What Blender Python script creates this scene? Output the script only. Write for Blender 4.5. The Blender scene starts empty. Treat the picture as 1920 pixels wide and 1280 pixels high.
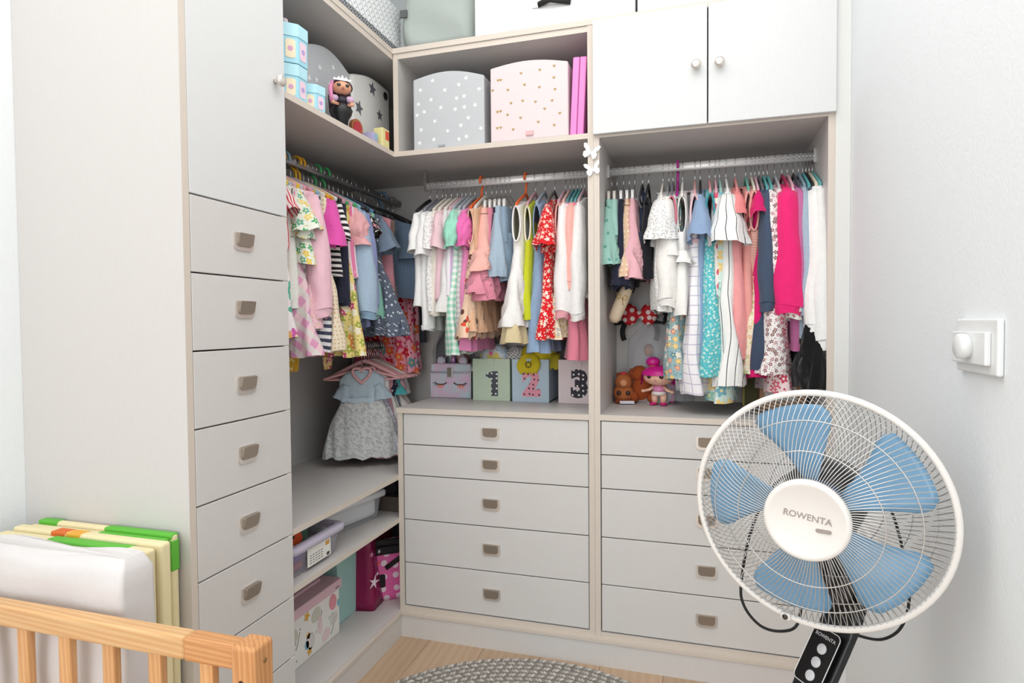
import bpy, bmesh, math, random
from math import sin, cos, pi, radians, sqrt, atan2, hypot
from mathutils import Vector, Matrix
random.seed(7)
SC = bpy.context.scene
COL = SC.collection

# ---------------------------------------------------------------- camera
FPX = 1153.37
CAM = Vector((.9869, -1.9103, 1.08))
_y, _p, _r = radians(16.694), radians(-1.7116), radians(-.4548)
CF = Vector((-sin(_y)*cos(_p), cos(_y)*cos(_p), sin(_p)))
_r0 = Vector((cos(_y), sin(_y), 0)); _u0 = _r0.cross(CF)
CR = _r0*cos(_r)+_u0*sin(_r); CU = -_r0*sin(_r)+_u0*cos(_r)
cd = bpy.data.cameras.new('camera'); co = bpy.data.objects.new('camera', cd); COL.objects.link(co)
cd.sensor_fit = 'HORIZONTAL'; cd.sensor_width = 36; cd.lens = 36*FPX/1920; cd.clip_start = .02
co.matrix_world = Matrix(((CR.x, CU.x, -CF.x, CAM.x), (CR.y, CU.y, -CF.y, CAM.y), (CR.z, CU.z, -CF.z, CAM.z), (0, 0, 0, 1)))
SC.camera = co

def at(a, b, **k):
    """point of the room seen at photo pixel (a, b) on the plane X=, Y= or Z=, or at depth D="""
    d = CF+CR*((a-960)/FPX)-CU*((b-640)/FPX)
    (ax, v), = k.items()
    if ax == 'D': return CAM+d*v
    i = 'XYZ'.index(ax)
    return CAM+d*((v-CAM[i])/d[i])

# ---------------------------------------------------------------- light
w = bpy.data.worlds.new('world'); SC.world = w; w.use_nodes = True
bg = w.node_tree.nodes['Background']; bg.inputs[0].default_value = (.93, .97, 1, 1); bg.inputs[1].default_value = .5
def area(name, loc, target, sx, sy, e, col=(1, 1, 1)):
    l = bpy.data.lights.new(name, 'AREA'); l.shape = 'RECTANGLE'; l.size = sx; l.size_y = sy; l.energy = e; l.color = col
    o = bpy.data.objects.new(name, l); COL.objects.link(o); o.location = loc
    o.rotation_euler = (Vector(target)-Vector(loc)).to_track_quat('-Z', 'Y').to_euler()
    return o
area('ceiling_lamp_light', (.55, -1.15, 2.52), (.55, -1.15, 0), 1.5, 1.7, 14, (1, .985, .96))
area('rear_fill_light', (.5, -4.55, 1.3), (.45, 0, .9), 1.75, 1.9, 27, (.95, .98, 1))  # added fill from behind the camera, brightens the lower fronts
vs = SC.view_settings; vs.view_transform = 'Standard'; vs.look = 'None'; vs.gamma = 1; vs.use_curve_mapping = False
vs.exposure = .57

# ---------------------------------------------------------------- materials
def lin(h):
    if not isinstance(h, str): return tuple(h)[:3]
    h = h.lstrip('#'); o = []
    for i in (0, 2, 4):
        c = int(h[i:i+2], 16)/255; o.append(c/12.92 if c <= .04045 else ((c+.055)/1.055)**2.4)
    return tuple(o)
def c4(h): return lin(h)+(1,)
_M = {}
class NT:
    def __init__(s, name):
        s.m = bpy.data.materials.new(name); s.m.use_nodes = True; s.t = s.m.node_tree
        s.b = s.t.nodes['Principled BSDF']
    def n(s, typ, **k):
        q = s.t.nodes.new('ShaderNode'+typ)
        for a, b in k.items(): setattr(q, a, b)
        return q
    def L(s, a, b): s.t.links.new(a, b)
    def put(s, sock, v):
        if hasattr(v, 'is_output'): s.L(v, sock)
        else: sock.default_value = v
    def math(s, op, a, b=0., c=None):
        q = s.n('Math', operation=op); s.put(q.inputs[0], a); s.put(q.inputs[1], b)
        if c is not None: s.put(q.inputs[2], c)
        return q.outputs[0]
    def mix(s, f, a, b):
        q = s.n('Mix', data_type='RGBA'); s.put(q.inputs[0], f)
        s.put(q.inputs[6], a if hasattr(a, 'is_output') else c4(a)); s.put(q.inputs[7], b if hasattr(b, 'is_output') else c4(b))
        return q.outputs[2]
    def coord(s):
        tc = s.n('TexCoord'); sp = s.n('SeparateXYZ'); s.L(tc.outputs['Object'], sp.inputs[0])
        return tc.outputs['Object'], sp.outputs[0], sp.outputs[1], sp.outputs[2]
    def noise(s, vec, scale, detail=3.):
        q = s.n('TexNoise'); s.L(vec, q.inputs['Vector']); q.inputs['Scale'].default_value = scale; q.inputs['Detail'].default_value = detail
        return q.outputs[0]
    def bump(s, h, strength, dist=.002):
        q = s.n('Bump'); q.inputs['Strength'].default_value = strength; q.inputs['Distance'].default_value = dist
        s.L(h, q.inputs['Height']); s.L(q.outputs[0], s.b.inputs['Normal'])
    def step(s, v, thr): return s.math('LESS_THAN', v, thr)
def solid(col, rough=.5, metal=0., bump=0., bscale=200., alpha=1., spec=None, trans=0., name=None, vary=0.):
    key = ('s', str(col), rough, metal, bump, bscale, alpha, trans, vary)
    if key in _M: return _M[key]
    k = NT(name or 'plain'); b = k.b
    b.inputs['Base Color'].default_value = c4(col); b.inputs['Roughness'].default_value = rough; b.inputs['Metallic'].default_value = metal
    if alpha < 1: b.inputs['Alpha'].default_value = alpha
    if trans: b.inputs['Transmission Weight'].default_value = trans
    if spec is not None: b.inputs['Specular IOR Level'].default_value = spec
    if bump or vary:
        v, x, y, z = k.coord(); h = k.noise(v, bscale)
        if bump: k.bump(h, bump)
        if vary:
            c = lin(col); k.L(k.mix(k.noise(v, bscale*.13, 2), [q*(1-vary) for q in c], [min(1, q*(1+vary)) for q in c]), b.inputs['Base Color'])
    _M[key] = k.m
    return k.m
def cloth(pat, *a, rough=.85):
    """woven fabric with a printed or woven pattern in the cloth's own y/z plane"""
    key = ('c', pat, str(a))
    if key in _M: return _M[key]
    k = NT('fabric_'+pat); v, x, y, z = k.coord(); b = k.b
    pa = k.n('Attribute'); pa.attribute_name = 'pat'; ps = k.n('SeparateXYZ'); k.L(pa.outputs['Vector'], ps.inputs[0]); u, z = ps.outputs[0], ps.outputs[1]
    def fr(s, per): return k.math('FRACT', k.math('DIVIDE', k.math('ADD', s, 10.), per))
    def vor(per, rnd=1.):
        cv = k.n('CombineXYZ'); k.L(k.math('DIVIDE', u, per), cv.inputs[0]); k.L(k.math('DIVIDE', z, per), cv.inputs[1])
        q = k.n('TexVoronoi', voronoi_dimensions='2D'); k.L(cv.outputs[0], q.inputs['Vector']); q.inputs['Scale'].default_value = 1; q.inputs['Randomness'].default_value = rnd
        d = k.n('VectorMath', operation='SUBTRACT'); k.L(cv.outputs[0], d.inputs[0]); k.L(q.outputs['Position'], d.inputs[1])
        sp = k.n('SeparateXYZ'); k.L(d.outputs[0], sp.inputs[0]); sc = k.n('SeparateColor'); k.L(q.outputs['Color'], sc.inputs[0])
        return q.outputs['Distance'], sp.outputs[0], sp.outputs[1], sc.outputs[0], sc.outputs[1]
    if pat == 'solid': c = k.mix(k.noise(v, 60, 2), [q*.93 for q in lin(a[0])], [min(1, q*1.06) for q in lin(a[0])])
    elif pat == 'stripeh': c = k.mix(k.step(fr(z, a[2]), a[3] if len(a) > 3 else .5), a[0], a[1])
    elif pat == 'stripev': c = k.mix(k.step(fr(u, a[2]), a[3] if len(a) > 3 else .5), a[0], a[1])
    elif pat == 'check':
        f = k.math('MULTIPLY', k.math('ADD', k.step(fr(z, a[2]), .5), k.step(fr(u, a[2]), .5)), .5); c = k.mix(f, a[0], a[1])
    elif pat == 'grid':
        f = k.math('MAXIMUM', k.step(fr(z, a[2]), .1), k.step(fr(u, a[2]), .1)); c = k.mix(f, a[0], a[1])
    elif pat == 'plaid':
        d = k.math('ADD', u, z); e = k.math('SUBTRACT', u, z)
        c = k.mix(k.step(fr(d, a[3]), .5), a[0], a[1]); c = k.mix(k.math('MULTIPLY', k.step(fr(e, a[3]), .45), .6), c, a[2])
    elif pat == 'dots':
        d, dx, dy, r1, r2 = vor(a[2], .25); c = k.mix(k.step(d, a[3] if len(a) > 3 else .28), a[0], a[1])
    elif pat == 'flor':      # bg, colours, period, petal size
        d, dx, dy, r1, r2 = vor(a[2], .85)
        th = k.math('ARCTAN2', dy, dx); lim = k.math('MULTIPLY_ADD', k.math('COSINE', k.math('MULTIPLY', th, 5.)), .09, a[3] if len(a) > 3 else .34)
        cols = a[1]; pc = cols[0]
        for i, q in enumerate(cols[1:]): pc = k.mix(k.step(r1, (len(cols)-1-i)/len(cols)), pc, q)
        c = k.mix(k.math('LESS_THAN', d, lim), a[0], pc)
        d2, *_ = vor(a[2]*.55, 1.); c = k.mix(k.math('MULTIPLY', k.step(d2, .16), k.math('GREATER_THAN', d, lim)), c, a[4] if len(a) > 4 else cols[-1])
        c = k.mix(k.step(d, .11), c, a[5] if len(a) > 5 else '#f6e7b0')
    elif pat == 'denim': c = k.mix(k.noise(v, 350, 2), [q*.75 for q in lin(a[0])], [min(1, q*1.25) for q in lin(a[0])])
    elif pat == 'sparkle':
        d, dx, dy, r1, r2 = vor(a[2], 1.); c = k.mix(k.step(d, .17), a[0], a[1])
    elif pat == 'lace':
        d, dx, dy, r1, r2 = vor(a[2], .7); c = k.mix(k.step(d, .3), a[0], a[1])
    k.L(c, b.inputs['Base Color']); b.inputs['Roughness'].default_value = rough; b.inputs['Specular IOR Level'].default_value = .2
    b.inputs['Sheen Weight'].default_value = .15
    mp = k.n('Mapping'); mp.inputs['Scale'].default_value = (34, 34, 7); k.L(v, mp.inputs[0])
    k.bump(k.math('MULTIPLY_ADD', k.noise(v, 260, 2), .12, k.noise(mp.outputs[0], 1., 3)), .55, .012)
    _M[key] = k.m
    return k.m

def laminate(name, col):
    k = NT(name); v, x, y, z = k.coord()
    mp = k.n('Mapping'); mp.inputs['Scale'].default_value = (30, 30, 2.5); k.L(v, mp.inputs[0])
    n = k.noise(mp.outputs[0], 12, 4); c = lin(col)
    k.L(k.mix(n, [q*.965 for q in c], [min(1, q*1.03) for q in c]), k.b.inputs['Base Color']); k.b.inputs['Roughness'].default_value = .42
    k.bump(n, .05, .001)
    return k.m
LAM = laminate('laminate_light_grey', '#d2cecb')
EDGE = laminate('laminate_edge_band', '#d8cdc1')
DRW = laminate('laminate_front', '#d8d5d2')
def plaster(name, col, s):
    k = NT(name); v, x, y, z = k.coord()
    k.b.inputs['Base Color'].default_value = c4(col); k.b.inputs['Roughness'].default_value = .8
    k.bump(k.noise(v, s, 4), .25, .003)
    return k.m
WALL = plaster('wall_plaster', '#f1f5f7', 150)
def wood(name, c1, c2, axis, ringscale=70, rough=.45):
    k = NT(name); v, x, y, z = k.coord()
    mp = k.n('Mapping'); sc = [ringscale]*3; sc[axis] = ringscale*.05; mp.inputs['Scale'].default_value = sc; k.L(v, mp.inputs[0])
    n = k.noise(mp.outputs[0], .7, 5)
    q = k.n('TexWave', wave_type='BANDS'); q.bands_direction = 'DIAGONAL'; k.L(mp.outputs[0], q.inputs['Vector']); q.inputs['Scale'].default_value = .55; q.inputs['Distortion'].default_value = 5; q.inputs['Detail'].default_value = 2
    oi = k.n('ObjectInfo')
    f = k.math('MULTIPLY_ADD', q.outputs['Fac'], .45, k.math('MULTIPLY', n, .5))
    c = k.mix(f, c1, c2)
    hs = k.n('HueSaturation'); k.L(c, hs.inputs['Color']); k.L(k.math('MULTIPLY_ADD', oi.outputs['Random'], .16, .92), hs.inputs['Value'])
    k.L(hs.outputs[0], k.b.inputs['Base Color']); k.b.inputs['Roughness'].default_value = rough
    k.bump(f, .08, .001)
    return k.m
OAK = wood('oak_laminate', '#ccb094', '#b99a7c', 1, 40)
PINE = wood('pine_wood', '#ecc793', '#d59a62', 0, 110)
PINEV = wood('pine_wood_upright', '#e6b680', '#cc8c56', 2, 110)
PINED = wood('pine_wood_dark', '#dfa872', '#bd7c48', 0, 130)
NICK = solid('#ded7d0', .28, .6, name='brushed_nickel')
NICKD = solid('#a2968a', .38, .6, name='brushed_nickel_cup')
CHROME = solid('#d8d8d8', .18, 1., name='chrome')
DARK = solid('#151515', .6, name='black_plastic')
WHITE = solid('#f2f2f0', .5, name='white_plastic')

# ---------------------------------------------------------------- mesh helpers
class MB:
    def __init__(s): s.v = []; s.f = []; s.mi = []; s.sm = []; s.pat = {}
    def face(s, idx, m=0, sm=False): s.f.append(tuple(idx)); s.mi.append(m); s.sm.append(sm)
    def box(s, x0, x1, y0, y1, z0, z1, edge=None, m=0):
        o = len(s.v)
        for z in (z0, z1):
            for y in (y0, y1):
                for x in (x0, x1): s.v.append((x, y, z))
        F = {'-Z': (0, 2, 3, 1), '+Z': (4, 5, 7, 6), '-Y': (0, 1, 5, 4), '+Y': (2, 6, 7, 3), '-X': (0, 4, 6, 2), '+X': (1, 3, 7, 5)}
        for n, q in F.items(): s.face([o+i for i in q], 1 if (edge and n in edge) else m)
        return s
    def loft(s, rings, cap0=False, cap1=False, closed=True, m=0, sm=True, skip=None):
        o = len(s.v); n = len(rings[0])
        for r in rings: s.v += [tuple(p) for p in r]
        for i in range(len(rings)-1):
            for j in range(n if closed else n-1):
                if skip and skip(i, j): continue
                j2 = (j+1) % n
                s.face((o+i*n+j, o+i*n+j2, o+(i+1)*n+j2, o+(i+1)*n+j), m, sm)
        if cap0: s.face([o+j for j in range(n)][::-1], m)
        if cap1: s.face([o+(len(rings)-1)*n+j for j in range(n)], m)
        return s
    def tube(s, pts, r, seg=8, closed=False, m=0, cap=True, ry=None):
        pts = [Vector(p) for p in pts]; n = len(pts); rings = []
        up = Vector((0, 0, 1)); prev = None
        for i, p in enumerate(pts):
            if closed: t = pts[(i+1) % n]-pts[i-1]
            else: t = pts[min(i+1, n-1)]-pts[max(i-1, 0)]
            t.normalize()
            if prev is None:
                a = t.cross(up)
                if a.length < .05: a = t.cross(Vector((1, 0, 0)))
            else: a = prev-t*prev.dot(t)
            a.normalize(); prev = a; b = t.cross(a)
            rr = r[i] if isinstance(r, (list, tuple)) else r
            rb = (ry[i] if isinstance(ry, (list, tuple)) else ry) if ry else rr
            rings.append([p+a*(rr*cos(2*pi*k/seg))+b*(rb*sin(2*pi*k/seg)) for k in range(seg)])
        if closed: rings.append(rings[0])
        return s.loft(rings, cap and not closed, cap and not closed, m=m)
    def lathe(s, prof, seg=24, c=(0, 0, 0), axis='Z', m=0, cap=True):
        rings = []
        for r, h in prof:
            ring = []
            for k in range(seg):
                a = 2*pi*k/seg; u, w_ = r*cos(a), r*sin(a)
                p = {'Z': (u, w_, h), 'Y': (u, h, w_), 'X': (h, u, w_)}[axis]
                ring.append((c[0]+p[0], c[1]+p[1], c[2]+p[2]))
            rings.append(ring)
        return s.loft(rings, cap, cap, m=m)
    def prism(s, outline, d0, d1, axis='Y', m=0, m1=None):
        """outline: 2D points; axis Y: (x, z), axis X: (y, z), axis Z: (x, y)"""
        f = {'Y': lambda p, d: (p[0], d, p[1]), 'X': lambda p, d: (d, p[0], p[1]), 'Z': lambda p, d: (p[0], p[1], d)}[axis]
        o = len(s.v); n = len(outline)
        s.v += [f(p, d0) for p in outline]+[f(p, d1) for p in outline]
        s.face(range(o, o+n), m if m1 is None else m1); s.face(range(o+2*n-1, o+n-1, -1), m)
        for j in range(n): s.face((o+j, o+n+j, o+n+(j+1) % n, o+(j+1) % n), m)
        return s
    def ball(s, c, rx, ry=None, rz=None, seg=16, rings=10, m=0, wob=None):
        ry = ry or rx; rz = rz or rx; R_ = []
        for i in range(rings+1):
            ph = -pi/2+pi*i/rings; q = max(cos(ph), 1e-3); ring = []
            for k in range(seg):
                a = 2*pi*k/seg; f = wob(a, ph) if wob else 1
                ring.append((c[0]+rx*q*cos(a)*f, c[1]+ry*q*sin(a)*f, c[2]+rz*sin(ph)*f))
            R_.append(ring)
        return s.loft(R_, True, True, m=m)
    def xf(s, M, i0=0):
        s.v[i0:] = [tuple(M @ Vector(p)) for p in s.v[i0:]]
        return s
    def mesh(s, name, mats):
        me = bpy.data.meshes.new(name); me.from_pydata(s.v, [], s.f)
        for q in (mats if isinstance(mats, (list, tuple)) else [mats]): me.materials.append(q)
        me.polygons.foreach_set('material_index', s.mi); me.polygons.foreach_set('use_smooth', s.sm)
        pt = me.attributes.new('pat', 'FLOAT_VECTOR', 'POINT'); fl_ = []
        for i, p in enumerate(s.v):
            u, w_ = s.pat.get(i, (p[0]*.7+p[1], p[2])); fl_ += [u, w_, 0.]
        pt.data.foreach_set('vector', fl_)
        bm = bmesh.new(); bm.from_mesh(me); bmesh.ops.recalc_face_normals(bm, faces=bm.faces); bm.to_mesh(me); bm.free()
        me.update(); return me
    def build(s, name, mats, parent=None, bevel=0, seg=2, sub=0, recalc=True):
        o = bpy.data.objects.new(name, s.mesh(name, mats)); COL.objects.link(o)
        if parent: o.parent = parent
        if bevel:
            b = o.modifiers.new('bevel', 'BEVEL'); b.width = bevel; b.segments = seg; b.limit_method = 'ANGLE'; b.angle_limit = radians(40)
        if sub:
            b = o.modifiers.new('sub', 'SUBSURF'); b.levels = sub; b.render_levels = sub
        return o
def link(name, me, parent):
    o = bpy.data.objects.new(name, me); COL.objects.link(o); o.parent = parent; return o
def thing(name, label, cat, loc=(0, 0, 0), rotz=0., group=None):
    o = bpy.data.objects.new(name, None); COL.objects.link(o); o.location = loc; o.rotation_euler = (0, 0, rotz); o.empty_display_size = .02
    return tag(o, label, cat, group)
def tag(o, label, cat, group=None):
    o['label'] = label; o['category'] = cat
    if group: o['group'] = group
    return o
def struct(o, label=None):
    o['kind'] = 'structure'
    if label: o['label'] = label
    return o
def text(name, body, size, mat_, parent, M, ext=.0006, offset=0., align='CENTER', shear=0.):
    c = bpy.data.curves.new(name, 'FONT'); c.body = body; c.size = size; c.align_x = align; c.align_y = 'CENTER'; c.extrude = ext; c.offset = offset; c.shear = shear; c.resolution_u = 4
    t = bpy.data.objects.new(name, c); COL.objects.link(t)
    bpy.context.view_layer.update()
    me = bpy.data.meshes.new_from_object(t.evaluated_get(bpy.context.evaluated_depsgraph_get()))
    bpy.data.objects.remove(t); bpy.data.curves.remove(c)
    me.transform(M); me.materials.clear(); me.materials.append(mat_)
    o = bpy.data.objects.new(name, me); COL.objects.link(o)
    if parent: o.parent = parent
    return o
FACE_Y = Matrix.Rotation(pi/2, 4, 'X')            # text lying in XZ, read from -Y
FACE_X = Matrix.Rotation(pi/2, 4, 'Z') @ FACE_Y   # text lying in YZ, read from +X
def star(cx, cz, r, rot=0., inner=.45, n=5):
    return [(cx+(r if i % 2 == 0 else r*inner)*sin(rot+i*pi/n), cz+(r if i % 2 == 0 else r*inner)*cos(rot+i*pi/n)) for i in range(2*n)]
def heart(cx, cz, r):
    return [(cx+r*sin(t)**3, cz+r*(.8*cos(t)-.32*cos(2*t)-.12*cos(3*t))) for t in [2*pi*i/14 for i in range(14)]]
def rrect(x0, x1, z0, z1, r, n=4, bottom=None):
    rb = r if bottom is None else bottom; o = []
    for cx, cz, a0, q in ((x1-r, z1-r, 0, r), (x0+r, z1-r, pi/2, r), (x0+rb, z0+rb, pi, rb), (x1-rb, z0+rb, 1.5*pi, rb)):
        for i in range(n+1):
            a = a0+i*pi/2/n; o.append((cx+q*cos(a), cz+q*sin(a)))
    return o
# ---------------------------------------------------------------- room
T = .018
XW, XR, YB = -.455, 1.394, .47
fl = thing('floor', 'light oak plank floor', 'floor'); del fl['category']; struct(fl)
pw = .193; ploc = random.Random(3)
for i in range(11):
    x0 = -.46+i*pw; y = -4.6+ploc.random()*.6
    cuts = [-4.6]
    while y < .47: cuts.append(y); y += 1.28
    cuts.append(.47)
    for a, b in zip(cuts, cuts[1:]):
        o = MB().box(0, pw-.0012, 0, b-a-.0012, -.012, 0).build('plank', OAK, fl); o.location = (x0, a, 0)
struct(MB().box(-.5, 1.7, -4.6, .5, -.05, -.0121).build('floor_underlay', solid('#8b745c', .8)))
struct(MB().box(XW-.08, XW, -4.6, YB, 0, 2.56).build('wall_left', WALL))
struct(MB().box(XR, XR+.08, -4.6, YB, 0, 2.56).build('wall_right', WALL))
struct(MB().box(XW-.08, XR+.08, YB, YB+.08, 0, 2.56).build('wall_back', WALL))
struct(MB().box(XW-.08, XR+.08, -4.6, YB+.08, 2.56, 2.62).build('ceiling', solid('#f0f1f1', .9)))

# ---------------------------------------------------------------- fitted wardrobe
ZC, ZPL, ZDB, Z1, Z2, Z3, Z4, ZDT = .7917, .0855, .1048, .666, .5596, .4058, .2552, .7735
ZS, ZT = 1.649, 1.9756
W1, W2 = .6817, 1.356
YBK = .44
def handle_mesh():
    mb = MB(); n = 5
    def D(wd, h, r, cz=0): return rrect(-wd/2, wd/2, cz-h/2, cz+h/2, .0035, n, r)
    mb.prism(D(.062, .040, .013), 0, -.0035, 'Y')
    # cup standing proud, its top lip tilted forward
    o = D(.049, .030, .010, .0035); k = len(mb.v)
    mb.v += [(x, -.0036, z) for x, z in o]+[(x*.97, -.0075-.006*max(0, (z+.014)/.033), z*.97+.0005) for x, z in o]
    m = len(o); mb.face(range(k+2*m-1, k+m-1, -1), 1)
    for j in range(m): mb.face((k+j, k+m+j, k+m+(j+1) % m, k+(j+1) % m), 1)
    return mb.mesh('handle', [NICK, NICKD])
HAND = handle_mesh()
def knob_mesh():
    return MB().lathe([(.0065, 0), (.0062, -.008), (.0075, -.011), (.0125, -.014), (.0145, -.019), (.013, -.024), (.008, -.0265), (.002, -.027)], 20, axis='Y').mesh('knob', NICK)
KNOB = knob_mesh()
def drawer(cab, x0, x1, z0, z1, yf, hx, hz, rot=0., name='drawer'):
    """front panel in the cabinet's local frame (facing -Y), handle as its own part"""
    g = .0016
    d = MB().box(x0+g, x1-g, yf, yf+.018, z0+g, z1-g).build(name, DRW, cab, bevel=.0012, seg=1)
    h = link('handle', HAND, d); h.location = (hx, yf, hz)
    return d
# middle unit: five drawers, open hanging space, open cubby on top
mu = thing('wardrobe_unit', 'light grey wardrobe unit with five drawers below the middle clothes rail', 'wardrobe')
MB().box(0, T, 0, YBK, ZPL, ZC-T, '-Y').build('side_panel', [LAM, EDGE], mu)
MB().box(W1-T, W1, 0, YBK, ZPL, ZT+.0184, '-Y').build('side_panel', [LAM, EDGE], mu)
MB().box(-.004, W1-T, -.003, YBK, ZC-T, ZC, '-Y').build('counter', [LAM, EDGE], mu)
MB().box(T, W1-T, .002, YBK, ZPL, ZDB-.001, '-Y').build('bottom_rail', [LAM, EDGE], mu)
MB().box(-.44, W1-T, YBK-.006, YBK, ZC, ZS).build('back_panel', [LAM, EDGE], mu)
MB().box(.001, W1-T, .05, .06, ZDB, ZC-T).build('drawer_gap_shade', solid('#2a2826', .9), mu)  # near-black sheet, stands in for the shade inside the drawer gaps
MB().box(0, W1-T, 0, YBK, ZS, ZS+.0165, '-Y').build('shelf', [LAM, EDGE], mu)
MB().box(0, T, 0, YBK, ZS+.0165, ZT, '-Y').build('cubby_side', [LAM, EDGE], mu)
MB().box(T, W1-T, YBK-.006, YBK, ZS+.0165, ZT).build('cubby_back', [LAM, EDGE], mu)
MB().box(.0096, W1, -.010, .006, 0, ZPL-.009, '+Z').build('plinth', [DRW, EDGE], mu)
MB().box(.0136, W1, -.014, .006, ZPL-.009, ZPL, '+Z').build('plinth_cap', [EDGE, EDGE], mu)
zs = [ZDT-.001, Z1, Z2, Z3, Z4, ZDB+.001]
hz = [at(919, p, Y=0).z for p in (813, 873, 946, 1031, 1115)]
for i in range(5): drawer(mu, T+.001, W1-T-.001, zs[i+1], zs[i], .003, at(920, 940, Y=0).x, hz[i])
def rail(parent, p0, p1, mat_=None):
    p0 = Vector(p0); p1 = Vector(p1); d = (p1-p0).normalized(); s = d.cross(Vector((0, 0, 1)))
    rings = [[p+s*(.008*cos(a))+Vector((0, 0, .0135*sin(a))) for a in [2*pi*k/20 for k in range(20)]] for p in (p0, p1)]
    return MB().loft(rings, True, True).build('clothes_rail', mat_ or solid('#ecebea', .4, .35), parent)
RY, RZ = .2, 1.588
rail(mu, (.03, RY, RZ), (W1-T, RY, RZ))
MB().box(.022, .032, RY-.01, RY+.01, RZ-.018, ZS).build('rail_bracket', CHROME, mu)
MB().box(W1-T-.006, W1-T, RY-.013, RY+.013, RZ-.02, RZ+.02).build('rail_bracket', CHROME, mu)
# right unit: five drawers, hanging space, pair of doors
ru = thing('wardrobe_unit', 'light grey wardrobe unit with double doors and drawers beside the right wall', 'wardrobe')
YBR = .42
MB().box(W1+.0005, W1+T, 0, YBK, ZPL, ZT+.02, '-Y').build('side_panel', [LAM, EDGE], ru)
MB().box(W2-T, W2, 0, YBK, ZPL, ZT+.035, '-Y').build('side_panel', [LAM, EDGE], ru)
MB().box(W1+T, W2-T, .001, YBK, ZC-T, ZC, '-Y').build('counter', [LAM, EDGE], ru)
MB().box(W1+T, W2-T, .002, YBK, ZPL, ZDB-.001, '-Y').build('bottom_rail', [LAM, EDGE], ru)
MB().box(W1+T, W2-T, YBR-.006, YBR, ZC, ZT).build('back_panel', [LAM, EDGE], ru)
MB().box(W1+T, W2-T, .05, .06, ZDB, ZC-T).build('drawer_gap_shade', solid('#2a2826', .9), ru)  # shade behind these drawer gaps, painted as a near-black sheet
MB().box(W1+T, W2-T, .001, YBK, ZS, ZS+.0165, '-Y').build('shelf', [LAM, EDGE], ru)
MB().box(W2, XR-.0005, -.004, .014, 0, 2.3).build('filler_panel', [laminate('filler_white', '#e2e2df'), EDGE], ru)
MB().box(W1, W2, -.010, .006, 0, ZPL-.009).build('plinth', [DRW, EDGE], ru)
MB().box(W1, W2, -.014, .006, ZPL-.009, ZPL).build('plinth_cap', [EDGE, EDGE], ru)
hz = [at(1330, p, Y=0).z for p in (832, 890, 978, 1073, 1165)]
hxr = at(1325, 1000, Y=0).x
for i in range(5): drawer(ru, W1+T+.001, W2-T-.001, zs[i+1], zs[i], .003, hxr, hz[i])
DOORW = laminate('laminate_door_white', '#dcdddd')
zd0 = ZS+.006; zd1 = 1.998; xm = 1.0175
for x0, x1, kx, kp in ((W1+.0012, xm-.0018, 1305, 122), (xm+.0018, W2-.001, 1349, 117)):
    d = MB().box(x0, x1, -.0185, -.0005, zd0, zd1).build('door', DOORW, ru, bevel=.0012, seg=1)
    k = link('knob', KNOB, d); q = at(kx, kp, Y=-.03); k.location = (q.x, -.0185, q.z)
rail(ru, (W1+T, RY, RZ), (W2-T, RY, RZ))
for x in (W1+T, W2-T-.006): MB().box(x, x+.006, RY-.013, RY+.013, RZ-.02, RZ+.022).build('rail_bracket', CHROME, ru)
# corner unit with open shelves, facing +X
cu = thing('corner_shelf_unit', 'light grey open corner unit with shelves under the left clothes rail', 'shelf unit')
YC, YL, YP = -.5804, -.8938, -.9115
XI = -.449
for n_, z0, z1 in (('shelf', .5417, .5575), ('shelf', .3919, .4075), ('bottom_shelf', .072, ZPL)):
    MB().box(XI, 0, YC, YBK if z0 > .08 else YBK, z0, z1, '+X').build(n_, [LAM, EDGE], cu)
MB().box(XI, 0, YC, -.0005, ZS, ZS+.0165, '+X').build('shelf', [LAM, EDGE], cu)
MB().box(XI, -.0005, 0, YBK, ZS, ZS+.0165).build('shelf', [LAM, EDGE], cu)
MB().box(XI-.004, XI, YC, YBK, ZPL, ZT).build('back_panel', LAM, cu)
MB().box(XI, 0, YBK-.006, YBK, ZPL, ZC).build('back_panel', LAM, cu); MB().box(XI, 0, YBK-.006, YBK, ZS+.017, ZT).build('back_panel', LAM, cu)
MB().box(-.0005, .0095, YC, .006, 0, ZPL-.009).build('plinth', DRW, cu)
MB().box(-.0005, .0135, YC, .006, ZPL-.009, ZPL).build('plinth_cap', EDGE, cu)
RX, RLZ, RLW = -.2, 1.579, .997
GREYROD = solid('#8f8f90', .3, .7)
rail(cu, (RX, YC, RLZ), (RX, YBK-.007, RLZ), GREYROD); rail(cu, (RX, YC, RLW), (RX, YBK-.007, RLW), GREYROD)
# tall drawer column, facing +X: local frame turned a quarter
tc = thing('tall_drawer_cabinet', 'tall light grey cabinet with a column of drawers under one door', 'cabinet', (0, 0, 0), pi/2)
# local x = world y, local -y = world +x
MB().box(YP, YL-.0005, 0, -XW-.0005, 0, 2.5, '-Y').build('side_panel', [LAM, EDGE], tc)
MB().box(YC-T, YC, .002, -XW-.0005, 0, 2.5, '-Y').build('side_panel', [LAM, EDGE], tc)
MB().box(YL, YC-T, .05, .06, 0, 2.4).build('front_gap_shade', solid('#2a2826', .9), tc)  # added sheet, its near-black colour gives the front gaps their shade
cz = [1.3494, 1.1891, 1.0271, .8652, .7045, .5461, .3868, .2326, .075]
hp = [(457, 454), (458, 580), (460, 721), (464, 850), (470, 978), (476, 1106)]
hzs = [at(a, b, X=0).z for a, b in hp]; hys = at(464, 850, X=0).y
for i in range(8):
    drawer(tc, YL, YC, cz[i+1], cz[i], -.0002, hys, hzs[i] if i < 6 else (cz[i]+cz[i+1])/2+.005)
d = MB().box(YL+.001, YC-.001, -.0002, .018, cz[0]+.0016, 2.3).build('door', DOORW, tc, bevel=.0012, seg=1)
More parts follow.
